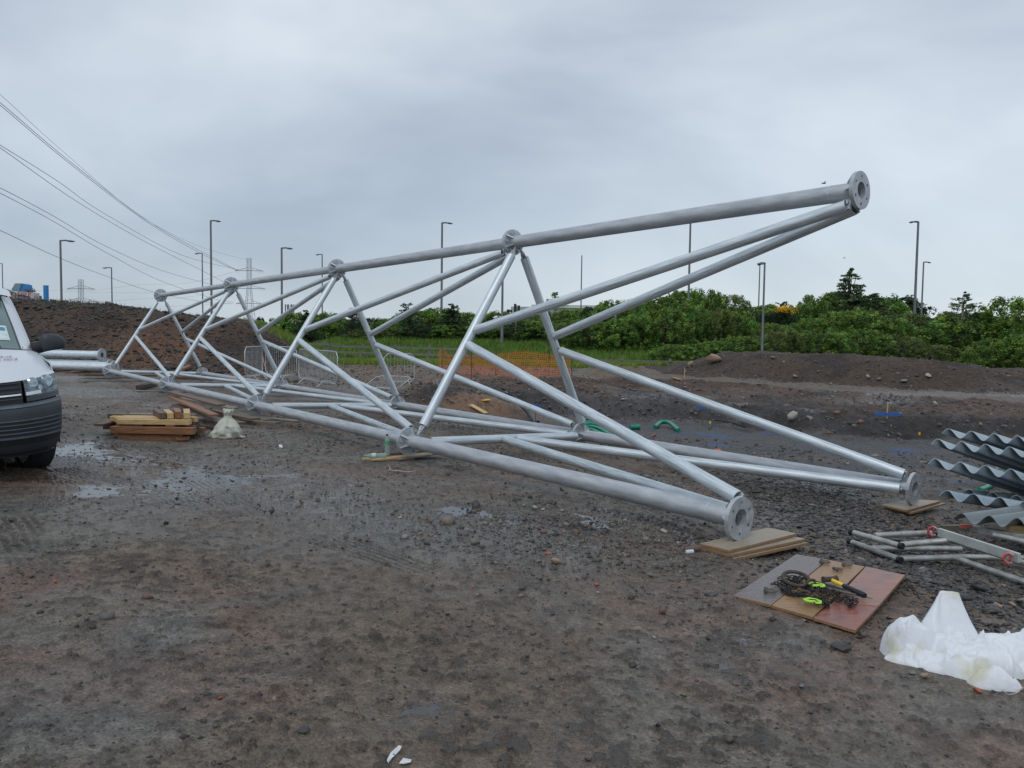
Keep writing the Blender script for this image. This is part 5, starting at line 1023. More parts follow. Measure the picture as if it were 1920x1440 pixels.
def far_text(n, px, py, y, size, mt, par):      # sign lettering too small and blurred to read in the photograph: strokes of letter size
    rr_ = random.Random(int(px * 10)); p = Q(px, py, y); mb = MB()
    for i in range(n):
        if i == n // 2: continue
        x_ = p[0] + i * size * .72; mb.box((x_, y, p[2] + size * .35), (size * .16, .04, size * .7)); mb.box((x_ + size * .2, y - .05, p[2] + size * rr_.choice((.1, .35, .6))), (size * .38, .04, size * .15))
        if rr_.random() < .6: mb.box((x_ + size * .38, y - .1, p[2] + size * .35), (size * .14, .04, size * .6))
    o = mb.build('sign_lettering', mt, par); o['kind'] = 'stuff'; return o
sgr = mat('sign_red', (.40, .06, .07), .6)
far_text(9, 1.5, 553.5, 174.8, 1.05, sgr, sh); far_text(7, 7, 556.5, 174.8, .6, sgr, sh); far_text(6, 45, 560.5, 175.8, .8, mat('sign_purple', (.25, .12, .25), .6), sh)
hp = thing('blue_hopper', 'blue sloping hopper building behind the white shed roof', 'hopper', (at_y(40, 600, 205)[0], 205, 0))
def vpr(mb, P, t=.03):
    n = len(P); V = list(P) + [(p[0], p[1] + t, p[2]) for p in P]; return mb.add(V, [tuple(range(n)), tuple(reversed(range(n, 2 * n)))] + [((i + 1) % n, i, i + n, (i + 1) % n + n) for i in range(n)])
def P5(a, y): return Q(a[0], a[1], y)
mb = MB(); fr = [(21, 545), (52, 549), (49, 534), (42, 531.5), (28, 531.5)]; front = [P5(a, 205) for a in fr]; back = [(p[0] + .3, p[1] + 2, p[2]) for p in front]; n = 5
mb.add(front + back, [tuple(range(n)), tuple(reversed(range(n, 2 * n)))] + [((i + 1) % n, i, i + n, (i + 1) % n + n) for i in range(n)]); mb.build('hopper_body', blu, hp)
vpr(MB(), [Q(21, 543.5, 204.8), Q(36, 546, 204.8), Q(40.5, 531.3, 204.8), Q(28, 531.3, 204.8)]).build('pale_roof_panel', pblu, hp)
MB().beam(Q(49, 543, 205), Q(64, 546, 205), 1.5, .35).tube([Q(56, 541, 205), Q(64.5, 542, 205), Q(64.5, 548, 205)], .12, 4).build('walkway', dgrn, hp)
def silo(px0, px1, y0, d, label, mt, name='blue_silo'):
    a, b = Q(px0, y0, d), Q(px1, y0, d); r = (b[0] - a[0]) / 2; t_o = thing(name, label, 'silo', ((a[0] + b[0]) / 2, d, -2)); MB().tube([(0, 0, 0), (0, 0, a[2] + 2)], r, 24).tube([(0, 0, a[2] + 2), (0, 0, a[2] + 2.1)], r * 1.03, 24).build('silo_shell', mt, t_o, local=True); return t_o
silo(81.5, 90.5, 536, 170, 'tall bright blue cylindrical silo above the left heap', mat('silo_blue', (.03, .24, .55), .45, var=.08, vs=.6)); silo(73.5, 77.5, 555.5, 172, 'small grey tank left of the blue silo', galvd, 'grey_tank')
sk2 = thing('blue_skip', 'deep blue covered skip just over the brow of the left heap', 'skip', (at_y(32, 566, 46)[0], 46, 2.6))
mb = MB(); fr = [Q(21, 567, 45), Q(43, 567, 45), Q(43, 560, 45), Q(25, 558, 45), Q(22, 561, 45)]; bk_ = [(p[0], p[1] + 1.2, p[2]) for p in fr]; n = 5
mb.add(fr + bk_, [tuple(range(n)), tuple(reversed(range(n, 2 * n)))] + [((i + 1) % n, i, i + n, (i + 1) % n + n) for i in range(n)]); mb.build('cover', mat('deep_blue_sheet', (.01, .02, .35), .4), sk2)
vpr(vpr(MB(), [Q(25.5, 564, 44.95), Q(28.5, 564, 44.95), Q(27, 561, 44.95)]), [Q(31, 563.5, 44.95), Q(35, 563.5, 44.95), Q(34, 562, 44.95)]).build('white_print', mat('print_white', (.6, .65, .75), .5), sk2)

def block(name, px0, px1, y0, y1, d, dep, mt, label, roof=None, cat='building'):
    xa, xb = Q(px0, y0, d)[0], Q(px1, y0, d)[0]; z1 = Q((px0 + px1) / 2, y0, d)[2]; t_o = thing(name, label, cat, ((xa + xb) / 2, d, 0))
    MB().box(((xa + xb) / 2, d + dep / 2, z1 / 2 - 1), (xb - xa, dep, z1 + 2)).build('wall', mt, t_o)
    if roof: MB().box(((xa + xb) / 2, d + dep / 2, z1 + .15), (xb - xa + .8, dep + .8, .3 if roof is True else roof[1])).build('roof', roof[0] if roof is not True else mt, t_o)
    return t_o
wh = block('warehouse', 1002, 1215, 577, 660, 135, 40, mat('warehouse_white', (.50, .52, .50), .6, var=.04, vs=.2), 'long low white warehouse behind the hedge in the centre', (mat('warehouse_roof', (.62, .63, .60), .5), .5))
block('office_block', 958, 1003, 575, 660, 140, 20, mat('office_grey', (.40, .42, .44), .6, var=.05, vs=.3), 'grey block adjoining the left end of the white warehouse')
block('red_roofed_unit', 872, 893, 597, 660, 118, 12, wshed, 'small white unit with a dark red roof behind the hedge', (mat('dark_red_roof', (.22, .04, .04), .5), .55))
block('pale_unit', 686, 708, 600, 660, 150, 12, mat('pale_grey_cladding', (.42, .45, .48), .6), 'pale grey unit seen above the hedge left of a blue one')
block('blue_unit', 708.5, 722, 600.5, 660, 150, 12, mat('mid_blue_cladding', (.06, .20, .34), .6), 'small blue unit joined to the pale grey unit')
block('long_low_roof', 598, 686, 598.5, 660, 170, 14, mat('dull_roof', (.22, .20, .19), .7), 'long low brown-grey roofline above the hedge')
rb = thing('road_wall', 'low grey road parapet beyond the dark heap', 'wall', (at_y(500, 612, 100)[0], 100, 0)); a, b = Q(440, 608, 100), Q(640, 612, 100); MB().beam(a, b, .3, .25).beam((a[0], 100.1, a[2] - .55), (b[0], 100.1, b[2] - .55), .2, .8).build('parapet', mat('parapet_grey', (.16, .16, .16), .7), rb)
# phone mast
pm = thing('phone_mast', 'cluster of phone mast antennas above the shrubs right of the lamp column', 'phone mast', (Q(543, 620, 120)[0], 120, 0)); zt_ = Q(543, 570, 120)[2]; k = 120 / FPX
MB().tube([(0, 0, 0), (0, 0, zt_ - .6)], .16, 8).build('mast_pole', galvd, pm, local=True)
for i, x_ in enumerate((-6.5, -4.5, -1, 2, 5.5, 7)):
    MB().box((x_ * k, (.3 if i % 2 else -.3), zt_ - .75), (.16, .14, 1.4)).build('antenna', mat('antenna_grey', (.20, .21, .23), .6), pm, local=True)
MB().tube([(-7 * k, 0, zt_ - .3), (7.5 * k, 0, zt_ - .3)], .04, 5).tube([(-7 * k, 0, zt_ - 1.1), (7.5 * k, 0, zt_ - 1.1)], .04, 5).build('head_frame', galvd, pm, local=True)
# traffic signal and camera head above the hedge
ts = thing('traffic_signal', 'dark traffic signal heads poking above the hedge beside the lamp column', 'traffic signal', (Q(967, 620, 60)[0], 60, 1.3)); sgm = mat('signal_black', (.02, .022, .022), .6)
zt_ = Q(967, 571, 60)[2] - 1.3; MB().tube([(0, 0, 0), (0, 0, zt_)], .06, 8).build('signal_post', galvd, ts, local=True)
MB().box((-.08, 0, zt_ - .3), (.16, .3, .7)).build('signal_head', sgm, ts, local=True); MB().box((.2, 0, zt_ - .32), (.2, .3, .5)).build('signal_head', sgm, ts, local=True)
cc = thing('camera_pole', 'small dark camera head on a thin post above the hedge', 'camera', (Q(959, 620, 61)[0], 61, 1.3)); z_ = Q(959, 583, 61)[2] - 1.3; MB().tube([(0, 0, 0), (0, 0, z_)], .035, 6).build('post', galvd, cc, local=True); MB().tube([(.02, 0, z_), (-.36, 0, z_ + .03)], [.08, .10], 8).build('camera_head', sgm, cc, local=True)

# ------------------------------------------------------------------ bridge with mesh railing on the right
br_ = thing('road_bridge', 'concrete road bridge with pale mesh railing behind the trees on the right', 'bridge', (Q(1780, 640, 105)[0], 105, 0))
xa, xb = Q(1560, 620, 105)[0], Q(2100, 620, 105)[0]; zr, zd = Q(1760, 610.5, 105)[2], Q(1760, 623.5, 105)[2]
conc = mat('bridge_concrete', (.28, .28, .26), .8, vs=.8)
MB().box(((xa + xb) / 2, 108, zd - .45), (xb - xa, 8, .55)).build('deck', mat('bridge_dark_beam', (.07, .08, .09), .7), br_)
MB().box(((xa + xb) / 2, 104, zd - .08), (xb - xa, .4, .16)).build('deck_edge', conc, br_)
pan = mat('railing_mesh_panel', (.30, .35, .37), .5, .2, var=.1, vs=1.5)
n = 20; wd2 = (xb - xa) / n
for i in range(n):
    x_ = xa + wd2 * (i + .5); MB().box((x_, 104, (zr + zd) / 2), (wd2 - .16, .04, zr - zd - .08)).build('mesh_panel', pan, br_)
    MB().box((xa + wd2 * i, 103.95, (zr + zd) / 2), (.12, .10, zr - zd)).build('railing_post', galv, br_)
MB().box(((xa + xb) / 2, 103.96, zr), (xb - xa, .08, .08)).build('top_rail', galv, br_)
for i in range(9): MB().box((xa + 4 * i + 2, 108, (zd - .7) / 2), (.7, 6, zd - .7)).build('pier', conc, br_)

# ------------------------------------------------------------------ road barrier, crowd barriers, netting, stakes
def fence_run(pts, h, label, name='road_barrier', post_every=2.4, mt=gryw, rails=(.45, .85), cat='barrier'):
    a, b = Vector(pts[0]), Vector(pts[1]); L_ = (b - a).length; t_o = thing(name, label, cat, tuple(a)); d = (b - a).normalized()
    for r in rails: MB().beam(a + Vector((0, 0, h * r)), b + Vector((0, 0, h * r)), .06, .13 * h).build('rail', mt, t_o)
    for i in range(int(L_ / post_every) + 1): p = a + d * i * post_every; MB().box((p.x, p.y + .08, p.z + h / 2), (.12, .12, h + .1)).build('post', mt, t_o)
barm = mat('weathered_barrier', (.17, .165, .15), .7, vs=2)
def gp(px, d, dz=0): p = at_y(px, 660, d); return (p[0], d, float(Hm(p[0], d)) + dz)
fence_run((gp(500, 50), gp(618, 47.5)), .95, 'far weathered double-rail barrier along the road, left run', mt=barm)
fence_run((gp(622, 47), gp(900, 41.5)), .85, 'weathered double-rail barrier along the road, right run behind the netting', mt=barm)
fence_run((gp(1080, 41.5), gp(1300, 40)), .35, 'low kerb rail at the foot of the grass bank right of the netting', name='kerb_rail', mt=barm, rails=(.8,))
def crowd_barrier(px0, px1, d0, d1, label, lean=0, flat=False, h=1.08):
    a, b = Vector(gp(px0, d0)), Vector(gp(px1, d1)); L_ = (b - a).length; ang = math.atan2(b.y - a.y, b.x - a.x)
    t_o = thing('crowd_barrier', label, 'crowd barrier', tuple(a), ang, 'galvanised crowd barriers'); t_o.rotation_euler = (lean, 0, ang)
    c = .14; z0 = .12; fr = [(c, 0, z0), (L_ - c, 0, z0), (L_, 0, z0 + c), (L_, 0, h - c), (L_ - c, 0, h), (c, 0, h), (0, 0, h - c), (0, 0, z0 + c), (c, 0, z0)]
    MB().tube(fr, .017, 6).build('frame', galv2, t_o, local=True); bar = None; n = int(L_ / .115)
    for i in range(1, n):
        if bar is None: bar = MB().tube([(0, 0, z0), (0, 0, h)], .006, 5).build('bar', galv2, t_o, local=True); bar.location = (L_ * i / n, 0, 0)
        else: q = bar.copy(); C.objects.link(q); q.location = (L_ * i / n, 0, 0)
    if not flat:
        for x_ in (.25 * L_, .75 * L_): MB().tube([(x_, -.3, 0), (x_, -.12, .16), (x_, .12, .16), (x_, .3, 0)], .016, 5).build('foot', galv2, t_o, local=True)
crowd_barrier(459, 492, 25.2, 26.9, 'crowd barrier seen at a steep angle, leftmost, in front of the dark heap')
crowd_barrier(498, 556, 27.4, 26.4, 'second crowd barrier from the left behind the tower')
crowd_barrier(560, 633, 26.6, 23.5, 'third crowd barrier, longest in view, angled towards the tower')
crowd_barrier(720, 777, 27.0, 27.6, 'crowd barrier standing alone right of the fallen one')
fb = crowd_barrier(676, 742, 24.9, 24.4, 'fallen crowd barrier lying almost flat on the rough ground', lean=-1.22, flat=True)
tp = MB().add([gp(491, 26.8, .75), gp(493, 26.8, .75), gp(497, 26.6, .45), gp(496, 26.6, .42)], [(0, 1, 2, 3), (3, 2, 1, 0)]).build('tape_end', mat('red_white_tape', (.6, .25, .22), .5)); recentre(tp); tag(tp, 'scrap of red and white tape tied to the leftmost crowd barrier', 'tape')
netm = mat('orange_netting', (.85, .22, .04), .6, trans=.35)
nett = thing('safety_netting', 'orange plastic safety netting strung along the far edge of the pit', 'safety netting', gp(880, 29))
NP = [(822, 29.8), (829, 28.6), (846, 29.3), (862, 29.8), (872, 28.8), (884, 28.0), (890, 29.3), (930, 28.9), (985, 29.2), (1030, 29.4), (1073, 29.6)]
NW = [Vector(gp(a, d)) for a, d in NP]; HS = [.9, 1.05, .8, .85, .95, .75, .9, .9, .95, .92, .85]
mb = MB(); cell = .075; tt = 0; prev = None; V = []; F_ = []; cols_ = []
for i in range(len(NW) - 1):
    a, b = NW[i], NW[i + 1]; n = max(1, int((b - a).length / cell))
    for k in range(n): f = k / n; cols_.append((a + (b - a) * f, HS[i] + (HS[i + 1] - HS[i]) * f, (b - a).normalized()))
def quad(p, q, wv): o = len(V); V.extend([tuple(p - wv), tuple(q - wv), tuple(q + wv), tuple(p + wv)]); F_.append((o, o + 1, o + 2, o + 3))
nrow = 12
for i, (p, h, d) in enumerate(cols_):
    sag = lambda r, i=i: .03 * math.sin(i * .35 + r) ; up = lambda r: Vector((.02 * math.sin(i * .5 + r), .03 * math.sin(i * .3 + r * .6), h * r / nrow + .04 * math.sin(i * .21) * (r / nrow)))
    for r in range(nrow):
        quad(p + up(r), p + up(r + 1), d * .007)
        if i + 1 < len(cols_):
            p2, h2, d2 = cols_[i + 1]; u2 = Vector((.02 * math.sin((i + 1) * .5 + r), .03 * math.sin((i + 1) * .3 + r * .6), h2 * r / nrow + .04 * math.sin((i + 1) * .21) * (r / nrow))); quad(p + up(r), p2 + u2, Vector((0, 0, .007 if r else .015)))
mb.add(V, F_); nm_ = mb.build('netting_mesh', netm, nett); nm_['kind'] = 'stuff'
for i in (1, 5, 7, 9, 10): p = NW[i]; MB().tube([p + Vector((0, .03, -.1)), p + Vector((0, .03, HS[i] + .12))], .014, 6).build('post', rustm, nett)
def stake(px, py, dtop, hgt, cross, label, cmt=None, wpx=0, name='survey_stake', mt=None, thick=.022):
    p = G(px, py); t_o = thing(name, label, 'stake', p); mt = mt or brnw; MB().box((0, 0, hgt / 2), (thick, thick, hgt), Matrix.Rotation(.03, 3, 'Y')).build('post', mt, t_o, local=True)
    if cross: MB().box((0, -.03, cross), (wpx, .02, .07), Matrix.Rotation(.03, 3, 'Y')).build('cross_board', cmt, t_o, local=True)
bbl = mat('blue_painted_board', (.02, .12, .45), .5)
stake(1317, 799, 0, .56, .50, 'stake with a short blue cross board at the foot of the bank right of centre', bbl, .30)
stake(1663, 788, 0, .45, .12, 'wooden stake rising above a long blue board on the pit bank', bbl, .70, mt=yel)
stake(1004, 798, 0, .5, .52, 'stake with a tilted blue board in the dark corner of the pit', bbl, .26)
stake(1283, 712, 0, .42, 0, 'bare wooden stake left of the tan boulder', mt=yel)
stake(1330, 806, 0, .22, .20, 'short thin stake with a yellow tip near the blue cross board', hyel, .04, thick=.012)
stake(1722, 830, 0, .2, .18, 'thin stake with a yellow tip at the right of the pit floor', hyel, .04, thick=.012)
stake(937, 786, 0, .3, 0, 'rusty red stake in front of the sandy lump', mt=mat('red_stake', (.40, .09, .05), .6))
rgm = mat('grey_rag', (.42, .39, .34), .8, bump=.3, bs=30)
rg_o = G(1483, 796); rv = ROCKV[1] * np.array([.26, .15, .19]); rv = rv * (1 + .3 * np.sin(ico2V[:, :1] * 9)); o = link('dirty_rag', fast('dirty_rag', rv, ico2F, rgm), loc=rg_o + [0, 0, .14]); tag(o, 'dirty grey rag bundled at the foot of the pit bank', 'rag')
hose_g = mat('green_duct', (.0, .22, .13), .35); duct_b = mat('black_duct', (.02, .022, .026), .4)
def hose(pts, r, mt, label, name='duct', lift=0.03, grp=None):
    P = []
    for q in pts: p = G(q[0], q[1]); p[2] += r + (q[2] if len(q) > 2 else 0); P.append(Vector(p))
    Q_ = []
    for i in range(len(P) - 1):
        p0, p1, p2, p3 = P[max(i - 1, 0)], P[i], P[i + 1], P[min(i + 2, len(P) - 1)]
        for k in range(7): t = k / 7; Q_.append(.5 * ((2 * p1) + (p2 - p0) * t + (2 * p0 - 5 * p1 + 4 * p2 - p3) * t * t + (3 * p1 - p0 - 3 * p2 + p3) * t ** 3))
    Q_.append(P[-1]); o = MB().tube(Q_, r, 10).build(name, mt); recentre(o); return tag(o, label, 'duct', grp)
for k, dd3 in enumerate((0, 7, 13, 20)):
    hose([(1085 - dd3 * .6, 800 + dd3 * .9), (1102, 799 + dd3 * .7, .05), (1124, 803 + dd3 * .8, .08), (1145, 812 + dd3 * .7, .04), (1168 - dd3 * .4, 822 + dd3 * .3)], .045, hose_g, ['rearmost loop of the green duct coil behind the tower', 'second loop of the green duct coil behind the tower', 'third loop of the green duct coil behind the tower', 'nearest loop of the green duct coil behind the tower'][k], grp='green duct coil')
hose([(1090, 800), (1098, 796, .1), (1112, 797, .12), (1126, 804, .05)], .04, hose_g, 'short raised green loop at the top of the duct coil', grp='green duct coil')
hose([(1182, 806), (1199, 806)], .06, hose_g, 'short straight green duct end on the pit floor')
hose([(1228, 805), (1240, 800, .06), (1255, 802, .06), (1272, 811)], .055, hose_g, 'curved green duct lying at the foot of the bank')
hose([(1880, 900), (1850, 918), (1836, 925)], .035, hose_g, 'green hose end on the gravel beneath the corrugated sheets'); hose([(1852, 916), (1868, 906, .02), (1885, 896)], .03, duct_b, 'black hose beside the green one under the corrugated sheets')
for k in range(3): hose([(952, 764 + 3 * k, .32 - .06 * k), (972, 771 + 3.5 * k, .26), (992, 783 + 3 * k, .12), (1008 - 2 * k, 795 + k, .0)], .05, duct_b, ['upper black duct drooping into the pit', 'middle black duct drooping into the pit', 'lower black duct drooping into the pit'][k], grp='black ducts drooping into the pit')
hose([(1330, 806), (1336, 797, .08), (1352, 795, .06), (1375, 797, .0), (1400, 800)], .02, duct_b, 'thin black cable looping beside the yellow-tipped stake')
for k, (a, b, w_, mt, lab) in enumerate([((883, 764), (912, 778), .16, yel, 'small tilted plank on the sandy lump'), ((915, 784), (936, 786), .12, mat('red_plank_paint', (.35, .09, .05), .6), 'short red plank at the edge of the sandy lump'), ((948, 740), (962, 748), .3, gryw, 'slab of pale board stuck in the pit corner'), ((905, 755), (918, 754), .1, hyel, 'small yellow strip on top of the sandy lump'), ((1262, 711), (1276, 714), .2, redw, 'reddish board end left of the bare stake')]): plank(a, b, w_, .03, mt, lab, lift=.03)
for k, (px, py) in enumerate(((1545, 344), (1583, 484), (1718, 417))):
    c = Vector(at_d(px, py, [30, 60, 40][k])); t_o = thing('bird', ['small bird in flight above the upper tower leg', 'tiny bird in the sky over the hedge', 'small dark bird crossing the tallest right lamp column'][k], 'bird', tuple(c)); bm_ = mat('bird_dark', (.03, .03, .035), .8); s = .085
    MB().tube([(-s, 0, 0), (0, 0, .01), (s, 0, .0)], [.008, .028, .006], 8).build('bird_body', bm_, t_o, local=True)
    for sg in (-1, 1): MB().add([(-.02, 0, .01), (.03, 0, .01), (.02, sg * .14, .06), (-.01, sg * .14, .06), (-.03, sg * .24, .02)], [(0, 1, 2, 3), (3, 2, 4), (3, 2, 1, 0), (4, 2, 3)]).build('wing', bm_, t_o, local=True)
# ------------------------------------------------------------------ trees, shrubs, grass
def leafmat(name, c1, c2):
    return mat(name, c1, .55, vs=.9, col2=c2, attr='Col', trans=.3, spec=.3)
LM = {'green': leafmat('leaf_green', (.215, .34, .07), (.115, .22, .045)), 'bright': leafmat('leaf_bright', (.24, .36, .075), (.15, .25, .05)), 'dark': leafmat('leaf_dark', (.06, .105, .042), (.036, .07, .03)),
      'olive': leafmat('leaf_olive', (.19, .24, .07), (.125, .17, .05)), 'grey': leafmat('leaf_greygreen', (.13, .19, .08), (.085, .13, .055)), 'far': leafmat('leaf_far', (.045, .075, .04), (.03, .055, .03))}
barkm = mat('bark', (.07, .055, .045), .9, var=.3, vs=6); birchb = mat('pale_bark', (.30, .28, .24), .8, var=.3, vs=5)
def leaves(P, nrm, size, shade, r_):
    n = len(P); a = r_.normal(0, 1, (n, 3)); a -= (a * nrm).sum(1, keepdims=True) * nrm; a /= np.linalg.norm(a, axis=1, keepdims=True) + 1e-9; b = np.cross(nrm, a)
    s = size * r_.uniform(.6, 1.3, (n, 1)); V = np.stack([P - a * s, P - b * s * .55, P + a * s, P + b * s * .55], 1).reshape(-1, 3); F_ = np.arange(n * 4).reshape(n, 4); return V, F_, np.repeat(shade, 4, 0)
def crown(kind, seed, n, mt, leaf=.12):
    """unit-height crowns: z 0..1 (x, y in the same unit)"""
    r_ = np.random.default_rng(seed); nc = {'broad': 300, 'cone': 260, 'birch': 150, 'pine': 110, 'round': 240}[kind]
    th_ = r_.uniform(0, 2 * PI, nc); 
    if kind in ('broad', 'round'):
        z = r_.beta(1.5, 1.2, nc); base = np.sqrt(np.clip(1 - ((z - .42) / .60) ** 2, .02, 1)); R = base * (.52 if kind == 'broad' else .42) * (.55 + .45 * r_.random(nc) ** .5) * (1 + .18 * np.sin(th_ * 3 + seed) + .12 * np.sin(th_ * 5 + 2 * seed)); cr = r_.uniform(.028, .075, nc)
    elif kind == 'cone': z = .99 - .94 * r_.random(nc) ** .62; R = (.36 * (1 - z) ** .85 + .02) * r_.random(nc) ** .45; cr = .05 * (1.25 - z)
    elif kind == 'birch': z = .98 - .98 * r_.random(nc) ** .7; R = (.24 * np.sin(np.clip(z * 1.05 + .12, 0, 1) * PI) ** .7 + .02) * r_.random(nc) ** .6; cr = r_.uniform(.03, .06, nc)
    else: z = .98 - .9 * r_.random(nc) ** .65; R = (.30 * (1 - z) + .05) * r_.random(nc) ** .5; cr = r_.uniform(.03, .05, nc)
    cx, cy = R * np.cos(th_), R * np.sin(th_); k = r_.integers(0, nc, n); g = r_.normal(0, 1, (n, 3)); g /= np.linalg.norm(g, axis=1, keepdims=True)
    rad = (cr[k] * r_.random(n) ** .33)[:, None]; P = np.c_[cx[k], cy[k], z[k]] + g * rad * np.array([.9, .9, 1.45 if kind in ('broad', 'round') else 1.2 if kind == 'pine' else .8])
    if kind in ('cone', 'pine', 'birch'):          # leaves strung along branches that leave the trunk
        up_ = {'cone': -.05, 'pine': .55, 'birch': .35}[kind]; Rm = {'cone': .40 * (1 - z) ** .9 + .02, 'pine': .30 * (1 - z) ** .7 + .03, 'birch': .22 * np.sin(np.clip(z * .95 + .1, 0, 1) * PI) ** .8 + .02}[kind] * r_.uniform(.55, 1.15, nc)
        t_ = r_.random(n) ** .6; P = np.c_[Rm[k] * np.cos(th_[k]) * t_, Rm[k] * np.sin(th_[k]) * t_, z[k] + up_ * Rm[k] * t_ ** 1.5 * .6] + g * (.008 + .030 * (1 - z[k]))[:, None] * np.array([1, 1, .8])
        P[:, 2] = np.minimum(P[:, 2], 1.0)
    nrm = g * .6 + r_.normal(0, .6, (n, 3)) + [0, 0, .25]; nrm /= np.linalg.norm(nrm, axis=1, keepdims=True)
    clump = r_.uniform(.42, 1.5, nc)[k][:, None]; shade = clump * r_.uniform(.8, 1.2, (n, 1)) * np.array([[1, 1, 1]]) * (1 + np.array([[.25, .05, -.1]]) * r_.uniform(-1, 1, (nc, 1))[k])
    V, F_, Cc = leaves(P, nrm, leaf, shade, r_); me = fast('foliage', V, F_, mt); vcol(me, 'Col', Cc)
    mb = MB(); zt = .9 if kind != 'round' else .7
    mb.tube([(0, 0, -.1), (.01, 0, zt * .5), (0, .01, zt)], [.022, .014, .004], 6)
    for i in range(0, nc, 5): mb.tube([(0, 0, max(.02, z[i] * .6)), (cx[i] * .9, cy[i] * .9, z[i])], [.007, .002], 4, cap=False)
    tr = mb.build('trunk', birchb if kind == 'birch' else barkm, local=True); tm = tr.data; bpy.data.objects.remove(tr); return me, tm
PRO = {}
for i, (nm, kd, n, mk, lf) in enumerate([('b0', 'broad', 16000, 'green', .019), ('b1', 'broad', 16000, 'green', .018), ('b2', 'broad', 16000, 'bright', .019), ('b3', 'broad', 16000, 'olive', .016), ('b4', 'broad', 15000, 'dark', .016), ('b5', 'broad', 14000, 'green', .021), ('r0', 'round', 11000, 'dark', .020), ('r1', 'round', 12000, 'green', .018), ('c0', 'cone', 15000, 'grey', .0125), ('c1', 'cone', 13000, 'dark', .0125), ('w0', 'birch', 7000, 'grey', .011), ('w1', 'birch', 7000, 'bright', .011), ('p0', 'pine', 8000, 'dark', .012), ('f0', 'broad', 3000, 'far', .04)]):
    PRO[nm] = crown(kd, 500 + i, n, LM[mk], lf)
def tree(px, ytop, d, wid, nm, label, name='tree', grp=None, zb=None, trunk='trunk'):
    p = at_y(px, ytop - (8 if name == 'shrub' else 0), d); z0 = float(Hm(p[0], d)) - .15 if zb is None else zb; h = p[2] - z0; base_w = {'b': 1.04, 'r': .84, 'c': .62, 'w': .5, 'p': .6, 'f': 1.04}[nm[0]]; ww = wid / FPX * d / base_w
    o = thing(name, label, 'shrub' if name == 'shrub' else 'tree', (p[0], d, z0), 0, grp); rz = random.uniform(0, 6.28)
    for me, pn in zip(PRO[nm], ('foliage' if name == 'shrub' else 'crown', 'stem' if name == 'shrub' else 'trunk')):
        c = link(pn, me, o); c.scale = (ww, ww, h); c.rotation_euler = (0, 0, rz)
    return o
TOP = [(480, 622), (540, 606), (600, 600), (640, 602), (690, 612), (730, 606), (765, 598), (800, 592), (845, 584), (885, 604), (940, 594), (1000, 592), (1060, 598), (1110, 590), (1160, 578), (1215, 572), (1260, 562), (1300, 554), (1350, 563), (1385, 568), (1430, 584), (1470, 590), (1510, 585), (1545, 566), (1590, 566), (1640, 562), (1690, 584), (1730, 622), (1770, 612), (1800, 596), (1850, 622), (1885, 600), (1930, 606), (2000, 600)]
kinds = ['b0', 'b1', 'b5', 'b2', 'b0', 'b3', 'b1', 'b5']; k = 0
def zone(px):
    for lim, nm in ((600, "above the bank's left end"), (760, "between the left lamp columns"), (900, "behind the netting's left half"), (1080, "behind the crossing braces"), (1230, "below the warehouse's right end"), (1420, "left of the mound's lamp column"), (1560, "behind the mound crest"), (1700, "left of the tallest lamp"), (1800, 'below the bridge railing'), (3000, "at the far right")):
        if px < lim: return nm
LK = {'b0': 'green hedge bush', 'b1': 'small-leaved hedge bush', 'b5': 'coarse-leaved hedge bush', 'b2': 'bright green hedge bush', 'b3': 'olive hedge bush', 'b4': 'dark hedge bush'}
for px in list(range(486, 1960, 42)):                       # back row
    kk = 'b4' if px % 5 == 1 and px < 1150 else kinds[k % 8]; yt = ip(px, TOP) + random.uniform(-7, 8)
    tree(px + random.uniform(-8, 8), yt, 63 + random.uniform(-1, 1), random.uniform(88, 118), kk, LK[kk] + ' in the back row ' + zone(px), 'shrub', 'back row of the hedge: ' + LK[kk] + ' ' + zone(px)); k += 1
k = 3
for px in list(range(700, 1960, 46)):                       # front row
    yt = ip(px, TOP) + random.uniform(22, 34) * (1.0 if px > 1150 else .7)
    k2 = kinds[(k * 5) % 8] if px > 1100 else ['b0', 'b4', 'b1', 'b3'][k % 4]
    if px > 1700: yt = max(yt, 632)
    if px < 860: yt = max(yt, 618)
    sfx = k % 2; tree(px + random.uniform(-8, 8), yt, (59.6 if px < 1040 else 55.5) + random.uniform(-.6, .8), random.uniform(84, 108), k2, 'low ' + LK[k2] + ' in the front row ' + zone(px), 'shrub', 'front row of the hedge: ' + LK[k2] + ' ' + zone(px)); k += 1
for i, (px, yt, d, wd3, kd, lab) in enumerate([(1385, 640, 50, 105, 'b5', 'rounded bush just left of the nearer lamp column on the mound'), (1460, 628, 50, 110, 'b3', 'olive bush right behind the middle of the mound crest'), (1540, 632, 50, 115, 'b0', 'full green bush behind the mound crest below the conifer'), (1620, 628, 51, 110, 'b1', 'green bush behind the mound crest right of the conifer'), (1690, 640, 50, 100, 'b3', 'yellowish bush below the tall right lamp columns'), (1745, 655, 49, 100, 'b3', 'low yellow-green scrub under the bridge'), (1870, 645, 46, 120, 'b2', 'bright green bush at the right end of the mound'), (1930, 640, 45, 130, 'b2', 'bright bush cut by the right edge of the picture'), (1340, 650, 50, 95, 'b5', 'low leafy bush behind the tan boulders'), (1270, 655, 49, 95, 'b1', 'low bush at the foot of the bank left of the tan boulders')]):
    tree(px, yt, d, wd3, kd, lab, 'shrub')
